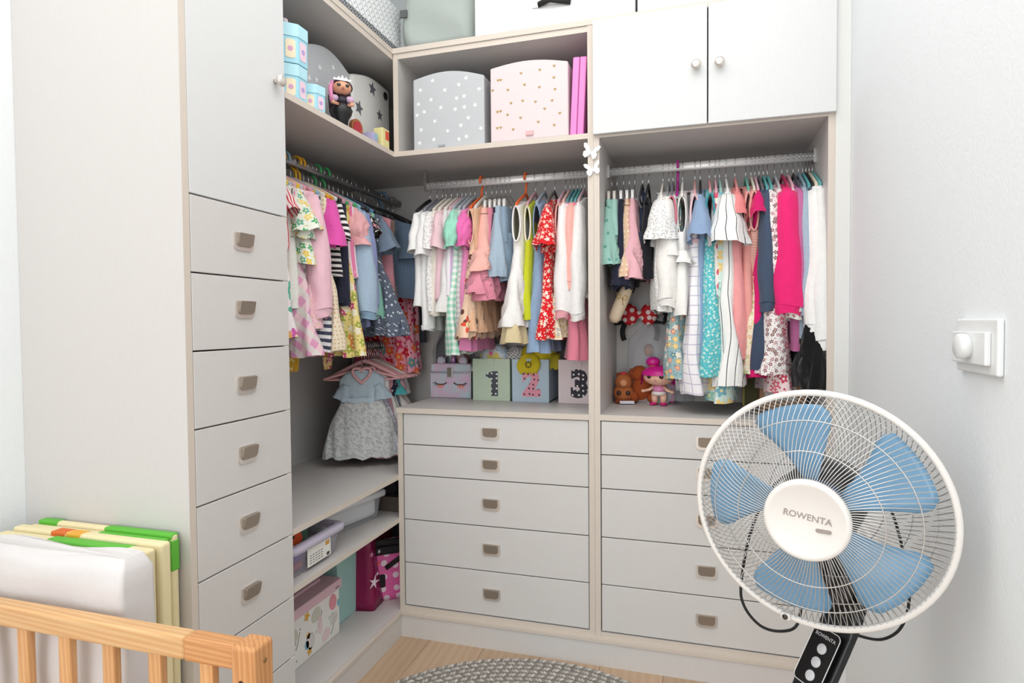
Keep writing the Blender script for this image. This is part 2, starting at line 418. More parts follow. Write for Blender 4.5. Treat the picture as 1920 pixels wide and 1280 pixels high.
k = link('knob', KNOB, d); q = at(528, 151, X=.02); k.location = (q.y, -.0002, q.z)
MB().box(YL, YC, .03, .3, 0, .07).build('plinth', DRW, tc)
# top boards running round the corner
tb = thing('cornice', 'L shaped cornice boards running above the open cubbies', 'cornice')
MB().box(T*0, W2, -.002, YBK, ZT+.0185, ZT+.036, '-Y').build('top_board', [LAM, EDGE], tb)
MB().box(XI, -.0003, YC, YBK, ZT+.0185, ZT+.036, '+X').build('top_board', [LAM, EDGE], tb)
MB().box(0, W1-T-.0003, .0025, YBK, ZT, ZT+.0182, '-Y').build('cornice_board', [LAM, EDGE], tb)
MB().box(XI, -.0025, YC, YBK, ZT, ZT+.0182, '+X').build('cornice_board', [LAM, EDGE], tb)
ZTT = ZT+.036
# ---------------------------------------------------------------- hangers and garments
HCACHE = {}
def hook_pts(r=.0165):
    p = [(0, -r*cos(a), r*sin(a)+.001) for a in [radians(d) for d in range(-25, 181, 15)]]
    return p+[(0, r*.9, -.008), (0, r*.45, -.019), (0, .001, -.027), (0, 0, -.056)]
def hanger(rl, pos, style, col, label, yaw=0., drop=0., wd=.13):
    key = (style, col, wd)
    if key not in HCACHE:
        cm = solid(col, .55, name='hanger_plastic'); hk = MB(); ar = MB()
        if style == 'plastic': hk.tube(hook_pts(.019), .0042, 8)
        else: hk.tube(hook_pts(), .0013, 6)
        N_ = 9
        if style == 'clip':
            ar.tube([(0, -wd*.8, -.086), (0, 0, -.056), (0, wd*.8, -.086)], .0014, 6)
            for s in (-1, 1): ar.box(-.004, .004, s*wd*.62-.009, s*wd*.62+.009, -.112, -.08, m=1)
            ms = [CHROME, cm]
        else:
            r = .0045 if style == 'plastic' else .004
            zz0, zs0 = (-.083, .036) if style == 'heart' else (-.054, .058)
            if style == 'heart': hk.tube([(0, 0, -.055), (0, 0, -.084)], .0013, 6)
            arm = [(0, s*wd*q, zz0-zs0*q**1.15) for s in (-1,) for q in [1-i/N_ for i in range(N_+1)]]
            arm += [(0, wd*q, zz0-zs0*q**1.15) for q in [i/N_ for i in range(1, N_+1)]]
            ar.tube(arm, r, 8, ry=r*(1.9 if style == 'velvet' else 1.2))
            ar.tube([arm[0], (0, -wd*.8, -.122), (0, wd*.8, -.122), arm[-1]], r*.8, 8)
            if style == 'heart':
                ar.tube([(-.024, .033*sin(t)**3, -.1+.033*(.8*cos(t)-.32*cos(2*t)-.12*cos(3*t))) for t in [2*pi*i/24 for i in range(24)]], .0055, 8, closed=True)
            ms = [cm]
        HCACHE[key] = (hk.mesh('hook', cm if style == 'plastic' else CHROME), ar.mesh('hanger_arms', ms))
    p, rz = rl(pos)
    t = thing('clothes_hanger', label, 'hanger', p, rz+yaw)
    link('hook', HCACHE[key][0], t); link('hanger_arms', HCACHE[key][1], t)
    return t
def midrail(px_): return Vector((at(px_, 345, Y=RY).x, RY, RZ)), 0.
def leftrail(y): return Vector((RX, y, RLZ)), pi/2
def lowrail(y): return Vector((RX, y, RLW)), pi/2

def lerp_prof(prof, m):
    out = []
    for i in range(len(prof)-1):
        a, b = prof[i], prof[i+1]
        k = max(1, round(m*abs(b[0]-a[0])/max(.001, abs(prof[-1][0]-prof[0][0]))))
        for j in range(k):
            t = j/k; e = t*t*(3-2*t)*.5+t*.5
            out.append(tuple([a[0]+(b[0]-a[0])*t]+[a[q]+(b[q]-a[q])*e for q in (1, 2, 3)]))
    out.append(prof[-1]); return out
def body(mb, prof, rnd, lam=.055, n=40, hole=None, hemwave=.004, m=0, rows=16, cap=False):
    ph, ph2, ph3 = rnd.random()*6, rnd.random()*6, rnd.random()*6; P = lerp_prof(prof, rows); rings = []
    z0, z1 = P[0][0], P[-1][0]
    for z, w_, t, am in P:
        f = (z-z0)/(z1-z0) if z1 != z0 else 0; ring = []
        for j in range(n):
            a = 2*pi*j/n; ca, sa = cos(a), sin(a)
            y = w_*(abs(ca)**.75)*(1 if ca >= 0 else -1); x = t*(abs(sa)**.7)*(1 if sa >= 0 else -1)
            rp = sin(2*pi*y/lam+ph+.8*sin(z*9+ph2))+.45*sin(2*pi*y/(lam*.57)+ph3)
            x += am*rp*f**.7*(1-.4*abs(ca)**6)
            x += .004*sin(z*21+ph2+y*13)*f; y += am*.5*sin(z*15+ph3)*f
            zz = z+hemwave*sin(2*pi*y/(lam*1.7)+ph2)*f**3
            ring.append((x, y, zz))
        rings.append(ring)
    skip = None
    if hole:
        zt, zb, hw = hole
        def skip(i, j):
            zm = (P[i][0]+P[i+1][0])/2; q = (zm-(zt+zb)/2)/((zt-zb)/2)
            return abs(q) < 1 and abs(j+.5-n/2) < hw*sqrt(1-q*q)
    o_ = len(mb.v); mb.loft(rings, cap, False, m=m, skip=skip); off = rnd.random()*.3
    for i, r in enumerate(rings):
        acc = [0.]
        for j in range(1, n): acc.append(acc[-1]+hypot(r[j][0]-r[j-1][0], r[j][1]-r[j-1][1]))
        for j in range(n): mb.pat[o_+i*n+j] = (acc[j]-acc[n//2]+off, P[i][0])
    return rings
def sleeve(mb, side, S, L, th, r0, r1, rnd, bulge=0., ruffle=0., fwd=0., m=0, n=20, rows=9, bend=0., crumple=.0):
    if crumple: n, rows = 40, 14
    ph = rnd.random()*6; rings = []
    p = Vector(S); d = Vector((fwd, side*sin(th), -cos(th))).normalized(); ex = Vector((1, 0, 0))
    for i in range(rows+1):
        f = i/rows
        tt = th+bend*f; d = Vector((fwd, side*sin(tt), -cos(tt))).normalized()
        if i: p = p+d*(L/rows)
        e = d.cross(ex).normalized(); bl = 1+bulge*sin(pi*min(1, f*1.05))
        rx, re = (r0[0]+(r1[0]-r0[0])*f)*bl, (r0[1]+(r1[1]-r0[1])*f)*bl
        ring = []
        for j in range(n):
            a = 2*pi*j/n; q = 1+ruffle*f*f*sin(a*6+ph)+.05*sin(3*a+ph+f*7)+crumple*sin(7*a+ph+5*sin(f*6))*sin(f*9+2*a)
            v = p+ex*(rx*q*cos(a))+e*(re*q*sin(a))+d*(.004*sin(2*a+ph)*f)+Vector((.003*sin(f*14+ph), 0, 0))*f
            ring.append(tuple(v))
        rings.append(ring)
    o_ = len(mb.v); mb.loft(rings, True, False, m=m); off = rnd.random()*.3; cr_ = pi*(r1[0]+r1[1]+r0[0]+r0[1])/2
    for i in range(len(rings)):
        for j in range(n): mb.pat[o_+i*n+j] = (cr_*j/n+off, -L*i/rows)
    return rings
GCOUNT = [0]
NAMES = {'tee': ('t_shirt', 'top'), 'blouse': ('blouse', 'top'), 'long': ('sweater', 'top'), 'jacket': ('jacket', 'jacket'), 'cardigan': ('cardigan', 'cardigan'), 'dress': ('dress', 'dress'),
         'skirt': ('skirt', 'skirt'), 'trousers': ('trousers', 'trousers'), 'shorts': ('shorts', 'shorts'), 'overalls': ('overalls', 'overalls')}
def garment(rl, pos, kind, L, m, label, hang=None, m2=None, m3=None, ws=.125, sl='none', sw=1., flare=1.35, th=1., waist=.26, yaw=0., amp=.009, tilt=0., group=None, ruffle=None, trim=None, buttons=None, peplum=None, hl=None, drop=0., hw=None, under=None):
    """L: drop from rail to hem. sl: none, hole, cap, short, puff, flutter, long"""
    GCOUNT[0] += 1; rnd = random.Random(GCOUNT[0]*17+3)
    p, rz = rl(pos); nm, cat = NAMES[kind]
    g = thing(nm, label, cat, p, rz+yaw, group); g.rotation_euler[0] = tilt
    m2 = m2 or m; zN, zS = -.086-drop, -.118-drop; th *= 1.2
    t0 = .011*th; ks = ws/.125
    if kind == 'skirt':
        zt = -.108; wt = .085*sw
        b = MB(); body(b, [(zt, wt, .008*th, .001), (zt-.025, wt*1.03, .010*th, .002)], rnd, rows=3); b.build('waistband', m3 or m, g)
        b = MB(); body(b, [(zt-.024, wt*1.04, .011*th, .003), ((zt-L)/2, wt*1.2, .017*th, amp), (-L, wt*flare, .022*th, amp*1.5)], rnd, lam=.04, n=56); b.build('skirt', m, g)
        if peplum:
            b = MB(); body(b, [(-L*.7, wt*1.1, .012*th, amp), (-L*peplum, wt*flare*1.02, .020*th, amp*1.8)], rnd, lam=.03, n=64, hemwave=.008); b.build('under_layer', m2, g)
    elif kind in ('trousers', 'shorts', 'overalls'):
        zt = -.108 if kind != 'overalls' else -.22
        wt = .09*sw; zc = zt-.12
        b = MB(); body(b, [(zt, wt, .011*th, .001), (zc, wt*1.08, .018*th, .003)], rnd, rows=6); b.build('waist', m, g)
        for s in (-1, 1):
            q = MB(); sleeve(q, s, (0, s*wt*.5, zc+.03), L+zc+.03, .02, (.02*th, wt*.5), (.024*th, wt*.56), rnd, m=0); q.build('trouser_leg', m, g)
            q = MB(); rr = sleeve(q, s, (0, s*wt*.53, -L+.014), .022, .02, (.025*th, wt*.58), (.0255*th, wt*.585), rnd, rows=2); q.build('cuff', m2, g)
        if kind == 'overalls':
            b = MB(); body(b, [(-.135, .05, .009, 0), (zt+.01, .06, .011, .002)], rnd, rows=4); b.build('bib', m, g)
            for s in (-1, 1): MB().tube([(0, s*.03, -.078), (.008, s*.036, -.095), (.009, s*.04, -.14)], .004, 6, ry=.009).build('strap', m, g)
    else:
        hole = (zS-.004, zS-.115, 3.) if sl == 'hole' else None
        neck = [(zN, .042, t0*.8, 0), (zN-.010, .062, t0, 0), (zS, ws*.97, t0, .001)]
        if kind == 'dress':
            zw = -waist
            b = MB(); body(b, neck+[(zS-.05, ws*.97, t0*1.3, .002), (zw, ws*.86, t0*1.35, .004)], rnd, hole=hole, rows=18); b.build('bodice', m, g)
            b = MB(); body(b, [(zw+.006, ws*.87, t0*1.45, .003), ((zw-L)/2, ws*(1+(flare-1)*.55), t0*1.9, amp), (-L, ws*flare, t0*2.7, amp*1.5)], rnd, lam=.045, n=52); b.build('skirt', m2, g)
            if under: b = MB(); body(b, [(-L+.03, ws*flare*.93, t0*2.3, amp), (-L-under[1], ws*flare*1.02, t0*2.7, amp*1.3)], rnd, lam=.05, n=52, rows=5); b.build('underskirt', under[0], g)
            if trim: b = MB(); body(b, [(zw+.008, ws*.885, t0*1.55, 0), (zw-.008, ws*.885, t0*1.55, 0)], rnd, rows=2, lam=.03, n=44); b.build('waistband', trim, g)
        else:
            fl = 1.05 if kind != 'blouse' else flare
            b = MB(); body(b, neck+[(zS-.06, ws*.97, t0*1.4, .002), (-L, ws*fl, t0*1.8, amp*.8)], rnd, hole=hole, lam=.07); b.build('body', m, g)
            if kind in ('long', 'jacket', 'cardigan', 'tee'):
                b = MB(); body(b, [(-L+.016, ws*fl*1.005, t0*1.85, amp*.3), (-L-.002, ws*fl*.99, t0*1.8, amp*.3)], rnd, rows=2, lam=.07); b.build('hem_band', m3 or m, g)
        mn = MB(); mn.tube([(t0*1.05*cos(a), .046*sin(a), zN-.004+.006*cos(2*a)) for a in [2*pi*i/20 for i in range(20)]], .004, 6, closed=True); mn.build('collar', trim or m3 or m, g)
        if sl == 'hole':
            zt, zb = zS-.001, zS-.118
            tr = []
            for i in range(22):
                a = 2*pi*i/22; zz = (zt+zb)/2+(zt-zb)/2*cos(a); q = sin(a)
                tr.append((t0*1.3*q*.6, -ws*.985*(1-.07*abs(q)), zz))
            MB().tube(tr, .0032 if trim else .002, 7, closed=True).build('armhole_trim', trim or m3 or m, g)
        elif sl != 'none':
            for s in (-1, 1):
                q = MB(); S = (0, s*(ws-.032), zS-.018)
                if sl == 'short': sleeve(q, s, S, .12*sw, .34, (t0*1.3, .042*ks), (.024*th*ks, .046*ks), rnd, bend=-.2)
                elif sl == 'cap': sleeve(q, s, S, .075*sw, .42, (t0*1.3, .036*ks), (.022*th*ks, .044*ks), rnd, ruffle=.1)
                elif sl == 'puff': sleeve(q, s, S, .105*sw, .45, (t0*1.4, .030*ks), (.016*th*ks, .028*ks), rnd, bulge=.5, ruffle=.16, bend=-.3, crumple=.1)
                elif sl == 'flutter': sleeve(q, s, S, .115*sw, .45, (t0*1.3, .030*ks), (.030*th*ks, .052*ks), rnd, ruffle=.22, bend=-.2)
                elif sl == 'bell': sleeve(q, s, S, .135*sw, .36, (t0*1.5, .040*ks), (.034*th*ks, .056*ks), rnd, ruffle=.14, bend=-.2, bulge=.1)
                elif sl == 'long': sleeve(q, s, S, .34*sw, .24, (t0*1.5, .042), (.022*th, .033), rnd, rows=16, bend=-.2, bulge=.1)
                so = q.build('sleeve', m3 if (m3 and sl in ('puff', 'bell', 'flutter')) else m, g)
                if sl == 'long':
                    e = Vector(S)
                    for i in range(16):
                        tt = .24-.2*(i+1)/16; e += Vector((0, s*sin(tt), -cos(tt)))*(.34*sw/16)
                    c_ = MB(); sleeve(c_, s, (0, e.y, e.z+.004), .028, .05, (.021*th, .031), (.017*th, .026), rnd, rows=3, ruffle=.06); c_.build('cuff', trim or m3 or m, so)
        if ruffle:
            for zf in ruffle:
                wr = ws*(1+(flare-1)*zf*.9)
                b = MB(); body(b, [(-L*zf+.012, wr*1.01, t0*2.0, .004), (-L*zf-.028, wr*1.07, t0*2.6, .010)], rnd, lam=.022, n=70, rows=3); b.build('ruffle', m3 or m2, g)
        if buttons:
            for i in range(4):
                b = MB(); b.lathe([(.0055, 0), (.0055, .003), (.001, .0035)], 10, (t0*1.9+.001, 0, -.13-i*(L-.16)/4), 'X'); b.build('button', solid(buttons, .4), g)
    if hang: hanger(rl, pos, hang[0], hang[1], hl or 'hanger holding the '+label, yaw, wd=hw or (.115 if kind == 'skirt' else ws*.93))
    return g
def S(c): return cloth('solid', c)
def hz_mid(px_, py): return RZ-at(px_, py, Y=.08).z
def hz_left(px_, py): return RLZ-at(px_, py, X=-.09).z
V_, P_, C_ = 'velvet', 'plastic', 'clip'
WH, CREAM = '#f4f3f1', '#efe8dc'
# rows: rail position, kind, photo hem row, cloth, description, hanger, options
MID = [
 (806, 'tee', 572, S(WH), 'plain white t-shirt at the left end of the middle rail', (V_, '#1d1d1f'), dict(sl='short', sw=1.05)),
 (819, 'tee', 618, S('#f1f1f0'), 'longer plain white t-shirt second on the middle rail', (V_, '#8b8d95'), dict(sl='short', sw=1.2, flare=1.1)),
 (829, 'blouse', 583, cloth('lace', '#f3f2f0', '#dcd9d6', .012), 'white blouse with lace sleeves on the middle rail', (V_, '#77787e'), dict(sl='short', flare=1.1)),
 (836, 'tee', 590, S(CREAM), 'cream collared top between white blouse and pale pink tee', (V_, '#e3ddd2'), dict()),
 (846, 'tee', 560, S('#f1ccd4'), 'pale pink short-sleeved t-shirt on the middle rail', (V_, '#ece6dc'), dict(sl='short', m3=S('#eeaebb'))),
 (857, 'dress', 583, S('#eceae8'), 'off-white plain dress behind the pale pink tee', (V_, '#ece6dc'), dict()),
 (866, 'blouse', 556, cloth('stripev', '#f2eef2', '#d9c3e6', .03, .4), 'white and lilac striped top next to mint sleeve', (V_, '#e8b6c0'), dict(flare=1.25, trim=S('#dfe88a'))),
 (873, 'dress', 664, cloth('check', '#f2f6f2', '#8fd8b8', .022), 'mint gingham long dress with mint puffed sleeves', (V_, '#aeb6bd'), dict(sl='puff', m3=S('#9fe0c6'), sw=1.15, flare=1.25, ws=.135)),
 (882, 'dress', 640, cloth('check', '#d9d6d6', '#b3b0b2', .018), 'grey checked dress beside the mint gingham dress', (V_, '#aeb6bd'), dict(flare=1.2)),
 (890, 'dress', 658, S('#e68fbc'), 'bright pink long dress with hot pink cap sleeves', (V_, '#aeb6bd'), dict(sl='puff', m3=S('#ee74b8'), sw=1.1, flare=1.25)),
 (903, 'dress', 634, cloth('solid', '#f0cdb2'), 'peach sleeveless dress with red embroidered flowers at hem', (P_, '#ec6a2b'), dict(sl='hole', flare=1.5, ws=.13, m2=cloth('flor', '#f0cdb2', ['#c42a32', '#e2553f'], .11, .2, '#6a4034'))),
 (911, 'dress', 622, S('#e3b795'), 'tan peach dress behind the embroidered peach dress', (V_, '#e8e2da'), dict(flare=1.4)),
 (922, 'skirt', 508, S('#f2b9ad'), 'peach and pink layered tulle skirt on clip hanger', (C_, '#f3f1ee'), dict(m2=S('#e594a6'), flare=2.0, th=1.7, peplum=1.22, sw=1.1)),
 (931, 'skirt', 562, S('#dd8ba0'), 'dusty pink tulle skirt behind the peach tulle skirt', (C_, '#f3f1ee'), dict(flare=2.0, th=1.5, amp=.013)),
 (940, 'skirt', 518, S('#2a2c42'), 'navy skirt between pink tulle and light denim', (C_, '#f3f1ee'), dict(flare=1.4)),
 (948, 'skirt', 520, cloth('denim', '#a9bccd'), 'light blue denim skirt with buttons on the middle rail', (C_, '#f3f1ee'), dict(flare=1.35, th=1.5, sw=1.25)),
 (957, 'shorts', 522, cloth('denim', '#93a8bb'), 'light blue denim shorts behind the denim skirt', (C_, '#f3f1ee'), dict(th=1.1)),
 (986, 'dress', 612, S('#f3f1ee'), 'white sleeveless dress with a beige underskirt', (P_, '#ec6a2b'), dict(sl='hole', m2=S('#f1efec'), trim=S('#f4f3f0'), flare=1.55, ws=.135, th=1.3, under=(S('#d6c59c'), .055))),
 (1004, 'blouse', 600, S('#c9cf2c'), 'acid yellow sleeveless top beside the white dress', (V_, '#d7a6ad'), dict(sl='hole', trim=S('#efe6cf'), flare=1.25, ws=.12)),
 (1022, 'dress', 660, cloth('denim', '#8ea6c4'), 'chambray blue sleeveless long dress on the middle rail', (V_, '#9fb0bd'), dict(sl='hole', flare=1.2, ws=.13, th=1.2)),
 (1040, 'dress', 636, cloth('flor', '#dc2227', ['#f8f4ee', '#f3b9b0'], .022, .26, '#f6efe6'), 'red dress with white flowers and flutter sleeves', (V_, '#6f6a68'), dict(sl='flutter', flare=1.3, sw=1.2, ws=.13)),
 (1060, 'dress', 634, cloth('stripeh', '#e7b0a8', '#dc9e98', .008), 'pink knitted top dress with cream floral skirt', (V_, '#cfa9b4'), dict(sl='hole', trim=S('#e5aaa4'), m2=cloth('flor', '#efe2cb', ['#d9a27a', '#8f9cb8', '#c9b45a'], .016, .28), flare=1.25)),
 (1069, 'long', 572, S('#f3efee'), 'white long-sleeved top with pink collar band', (V_, '#e8bcb2'), dict(sl='long', trim=S('#eeaab4'))),
 (1076, 'tee', 570, cloth('stripeh', '#f4e3e8', '#df9db6', .022, .5), 'pink and white striped top on the middle rail', (V_, '#5f8f96'), dict(flare=1.05)),
 (1083, 'cardigan', 520, S('#f2b6ac'), 'peach pink cardigan with gathered cuffs', (V_, '#63a9ab'), dict(sl='long', sw=.72)),
 (1090, 'dress', 674, S('#e3869a'), 'rose pink long dress behind the peach cardigan', (V_, '#63a9ab'), dict(flare=1.2)),
 (1096, 'cardigan', 560, S('#f2f0ee'), 'white long-sleeved cardigan at the right end of the middle rail', (V_, '#d9bcc4'), dict(sl='long', sw=1.02)),
]
ditsy = cloth('flor', '#f2ece8', ['#8d5a78', '#b98aa4', '#6f4a66'], .017, .3, '#a98a9c', '#e7d48a')
RIGHT = [
 (1147, 'skirt', 495, cloth('dots', '#9fccc0', '#6ea89e', .045, .12), 'mint skirt with small hearts at the left end of right rail', (C_, '#eae2d6'), dict(flare=1.5, th=1.4, sw=1.1)),
 (1157, 'shorts', 488, S('#a9d3c8'), 'plain mint shorts hanging behind the mint skirt', (C_, '#eae2d6'), dict(th=1.2)),
 (1169, 'skirt', 534, S('#26293c'), 'navy layered skirt on the right rail', (C_, '#f3f1ee'), dict(flare=1.45, th=1.1, peplum=1.02)),
 (1180, 'skirt', 518, cloth('dots', '#e2bfa0', '#f3e4d2', .018, .2), 'beige skirt with tiny pale dots on right rail', (C_, '#f3f1ee'), dict(flare=1.5, th=1.1)),
 (1190, 'skirt', 521, S('#e8b3bb'), 'pale pink skirt with ruffled hem on right rail', (C_, '#f3f1ee'), dict(flare=1.6, th=1.3, amp=.013)),
 (1205, 'overalls', 478, cloth('denim', '#2f3950'), 'dark denim dungaree shorts on the right rail', (V_, '#2a2c33'), dict(th=1.2, m2=cloth('denim', '#3c4966'))),
 (1216, 'skirt', 520, S('#1d1e25'), 'black skirt behind the dark dungarees', (V_, '#1d1e22'), dict(flare=1.3)),
 (1243, 'blouse', 582, cloth('lace', '#f5f4f2', '#d9d7d4', .009), 'white lace blouse with wide short sleeves on right rail', (V_, '#efe6dc'), dict(sl='bell', sw=.95, flare=1.15, m3=cloth('lace', '#f5f4f2', '#d0cecb', .009), th=1.3)),
 (1254, 'long', 585, S('#f4f1ec'), 'ivory long-sleeved top beside the lace blouse', (V_, '#8d8f95'), dict(sl='long', sw=.9, th=1.2)),
 (1262, 'blouse', 480, S('#f4f2ef'), 'white scalloped top with pink piping on right rail', (V_, '#77787e'), dict(sl='hole', flare=1.3, th=1.3, trim=S('#d9788c'), ws=.13)),
 (1271, 'dress', 712, cloth('flor', '#9fbcbf', ['#e59a86', '#eec77a', '#f3e8dc', '#5f8f98'], .024, .34), 'multicolour floral strap dress on magenta hanger', (P_, '#b02c8f'), dict(sl='hole', flare=1.15, ws=.11)),
 (1280, 'blouse', 590, S('#f5f3ef'), 'white wrap blouse with ruffled front on right rail', (V_, '#e9e6e0'), dict(sl='hole', flare=1.3, ruffle=[.62], th=1.2)),
 (1303, 'dress', 738, cloth('grid', '#f4f1f4', '#c6bcd2', .03), 'white and lilac windowpane check long dress', (V_, '#dca3a6'), dict(sl='hole', flare=1.3, trim=S('#f0cbd2'), ws=.13, th=1.2)),
 (1313, 'dress', 690, cloth('denim', '#8fa6c6'), 'chambray blue dress with flutter sleeves on right rail', (V_, '#222226'), dict(sl='flutter', sw=1.15, flare=1.15, th=1.1)),
 (1330, 'dress', 705, cloth('flor', '#58c0c8', ['#d7f1f0', '#a8dfe0'], .013, .26, '#c3ecec'), 'turquoise dress with tiny white flowers', (V_, '#e2a2a4'), dict(sl='hole', trim=S('#3e98a0'), flare=1.3, ws=.135, th=1.2)),
 (1341, 'dress', 640, cloth('dots', '#f6ece6', '#de5f78', .04, .3), 'cream dress with big pink dots behind turquoise dress', (V_, '#eab4c2'), dict(flare=1.1)),
 (1349, 'dress', 752, cloth('flor', '#cfe6dd', ['#9ccfc0', '#f0d28a', '#7fb8c4'], .045, .36, '#eef6f2'), 'pale mint floral dress hanging lowest on the right rail', (V_, '#9fc4c0'), dict(flare=1.2, ws=.13)),
 (1361, 'dress', 722, cloth('stripev', '#f4f3f0', '#3c3f46', .026, .09), 'white dress with thin black stripes and wide sleeves', (V_, '#f0eeec'), dict(sl='bell', flare=1.4, sw=1.1, th=1.4, ws=.13)),
 (1378, 'dress', 675, cloth('solid', '#ef8f8f'), 'coral pink long dress on the right rail', (V_, '#e79a97'), dict(sl='cap', flare=1.25, th=1.2, m2=S('#f2a3a3'))),
 (1398, 'dress', 684, S('#e9a29a'), 'salmon dress with frilled armholes on right rail', (V_, '#6fb9a8'), dict(sl='hole', trim=S('#eeb0a8'), flare=1.1)),
 (1408, 'dress', 698, cloth('stripeh', '#eab5a8', '#df9f93', .008), 'dusty pink knitted dress with pale yellow floral skirt', (V_, '#e5dccf'), dict(sl='hole', trim=S('#e8aea2'), m2=cloth('flor', '#f3ead4', ['#e8b89a', '#b9c78a', '#e3cf8a'], .02, .3), waist=.38, flare=1.1, th=1.2, ws=.13)),
 (1415, 'dress', 708, S('#d81b6e'), 'deep magenta long dress on the right rail', (V_, '#e0b2c2'), dict(sl='cap', flare=1.2)),
 (1423, 'dress', 690, S('#3f4c62'), 'slate blue long dress beside the magenta dress', (V_, '#6f7076'), dict(flare=1.2, th=1.2)),
 (1431, 'long', 640, S('#46546a'), 'slate blue sweatshirt dress with long sleeves', (V_, '#63b3b4'), dict(sl='long', sw=.95)),
 (1439, 'dress', 700, ditsy, 'white long-sleeved dress with plum ditsy flowers', (V_, '#63b3b4'), dict(sl='long', sw=.8, flare=1.5, th=1.4, waist=.33)),
 (1452, 'dress', 735, cloth('flor', '#f1d9da', ['#c8455c', '#d86a7c'], .035, .3, '#b03a50', '#f1d9da'), 'pale pink dress with crimson outlined flowers', (V_, '#b9bcc0'), dict(flare=1.3, ws=.13)),
 (1466, 'jacket', 590, S('#ee2a77'), 'hot pink jacket with elasticated cuffs on right rail', (V_, '#b5305c'), dict(sl='long', sw=.98, th=1.55, ws=.14, amp=.014)),
 (1476, 'tee', 500, S('#efe7e6'), 'small white top between pink jacket and mauve sweatshirt', (V_, '#e3b6c4'), dict(sl='long', sw=1.02, trim=cloth('dots', '#f3efe9', '#c98a90', .02, .25))),
 (1487, 'long', 655, S('#c06f9e'), 'mauve pink sweatshirt on the right rail', (V_, '#4a4d55'), dict(sl='long', sw=.9, th=1.2)),
 (1497, 'long', 645, cloth('denim', '#a7b9c9'), 'pale blue shirt beside the mauve sweatshirt', (V_, '#8fa7b5'), dict(sl='long', sw=1., th=1.1)),
 (1505, 'jacket', 640, cloth('denim', '#7f97ab'), 'chambray hooded jacket next to the white blouse', (V_, '#63b3b4'), dict(sl='hole', trim=cloth('denim', '#5f7488'), th=1.3)),
 (1511, 'dress', 725, S('#121214'), 'long black dress low at the right end of the rail', (V_, '#1c1c1f'), dict(flare=1.7, amp=.014)),
 (1517, 'blouse', 634, S('#f4f4f2'), 'white long-sleeved shirt at the right end of right rail', (V_, '#e9dcc6'), dict(sl='long', sw=1.15, th=1.5, ws=.135, flare=1.1)),
 (1523, 'long', 640, S('#f1f1ef'), 'white knit top against the right side panel', (V_, '#63b3b4'), dict(sl='long', sw=1.28, th=1.1, ws=.14)),
]
navyst = cloth('stripeh', '#f2f2f4', '#4a4f66', .021, .5)
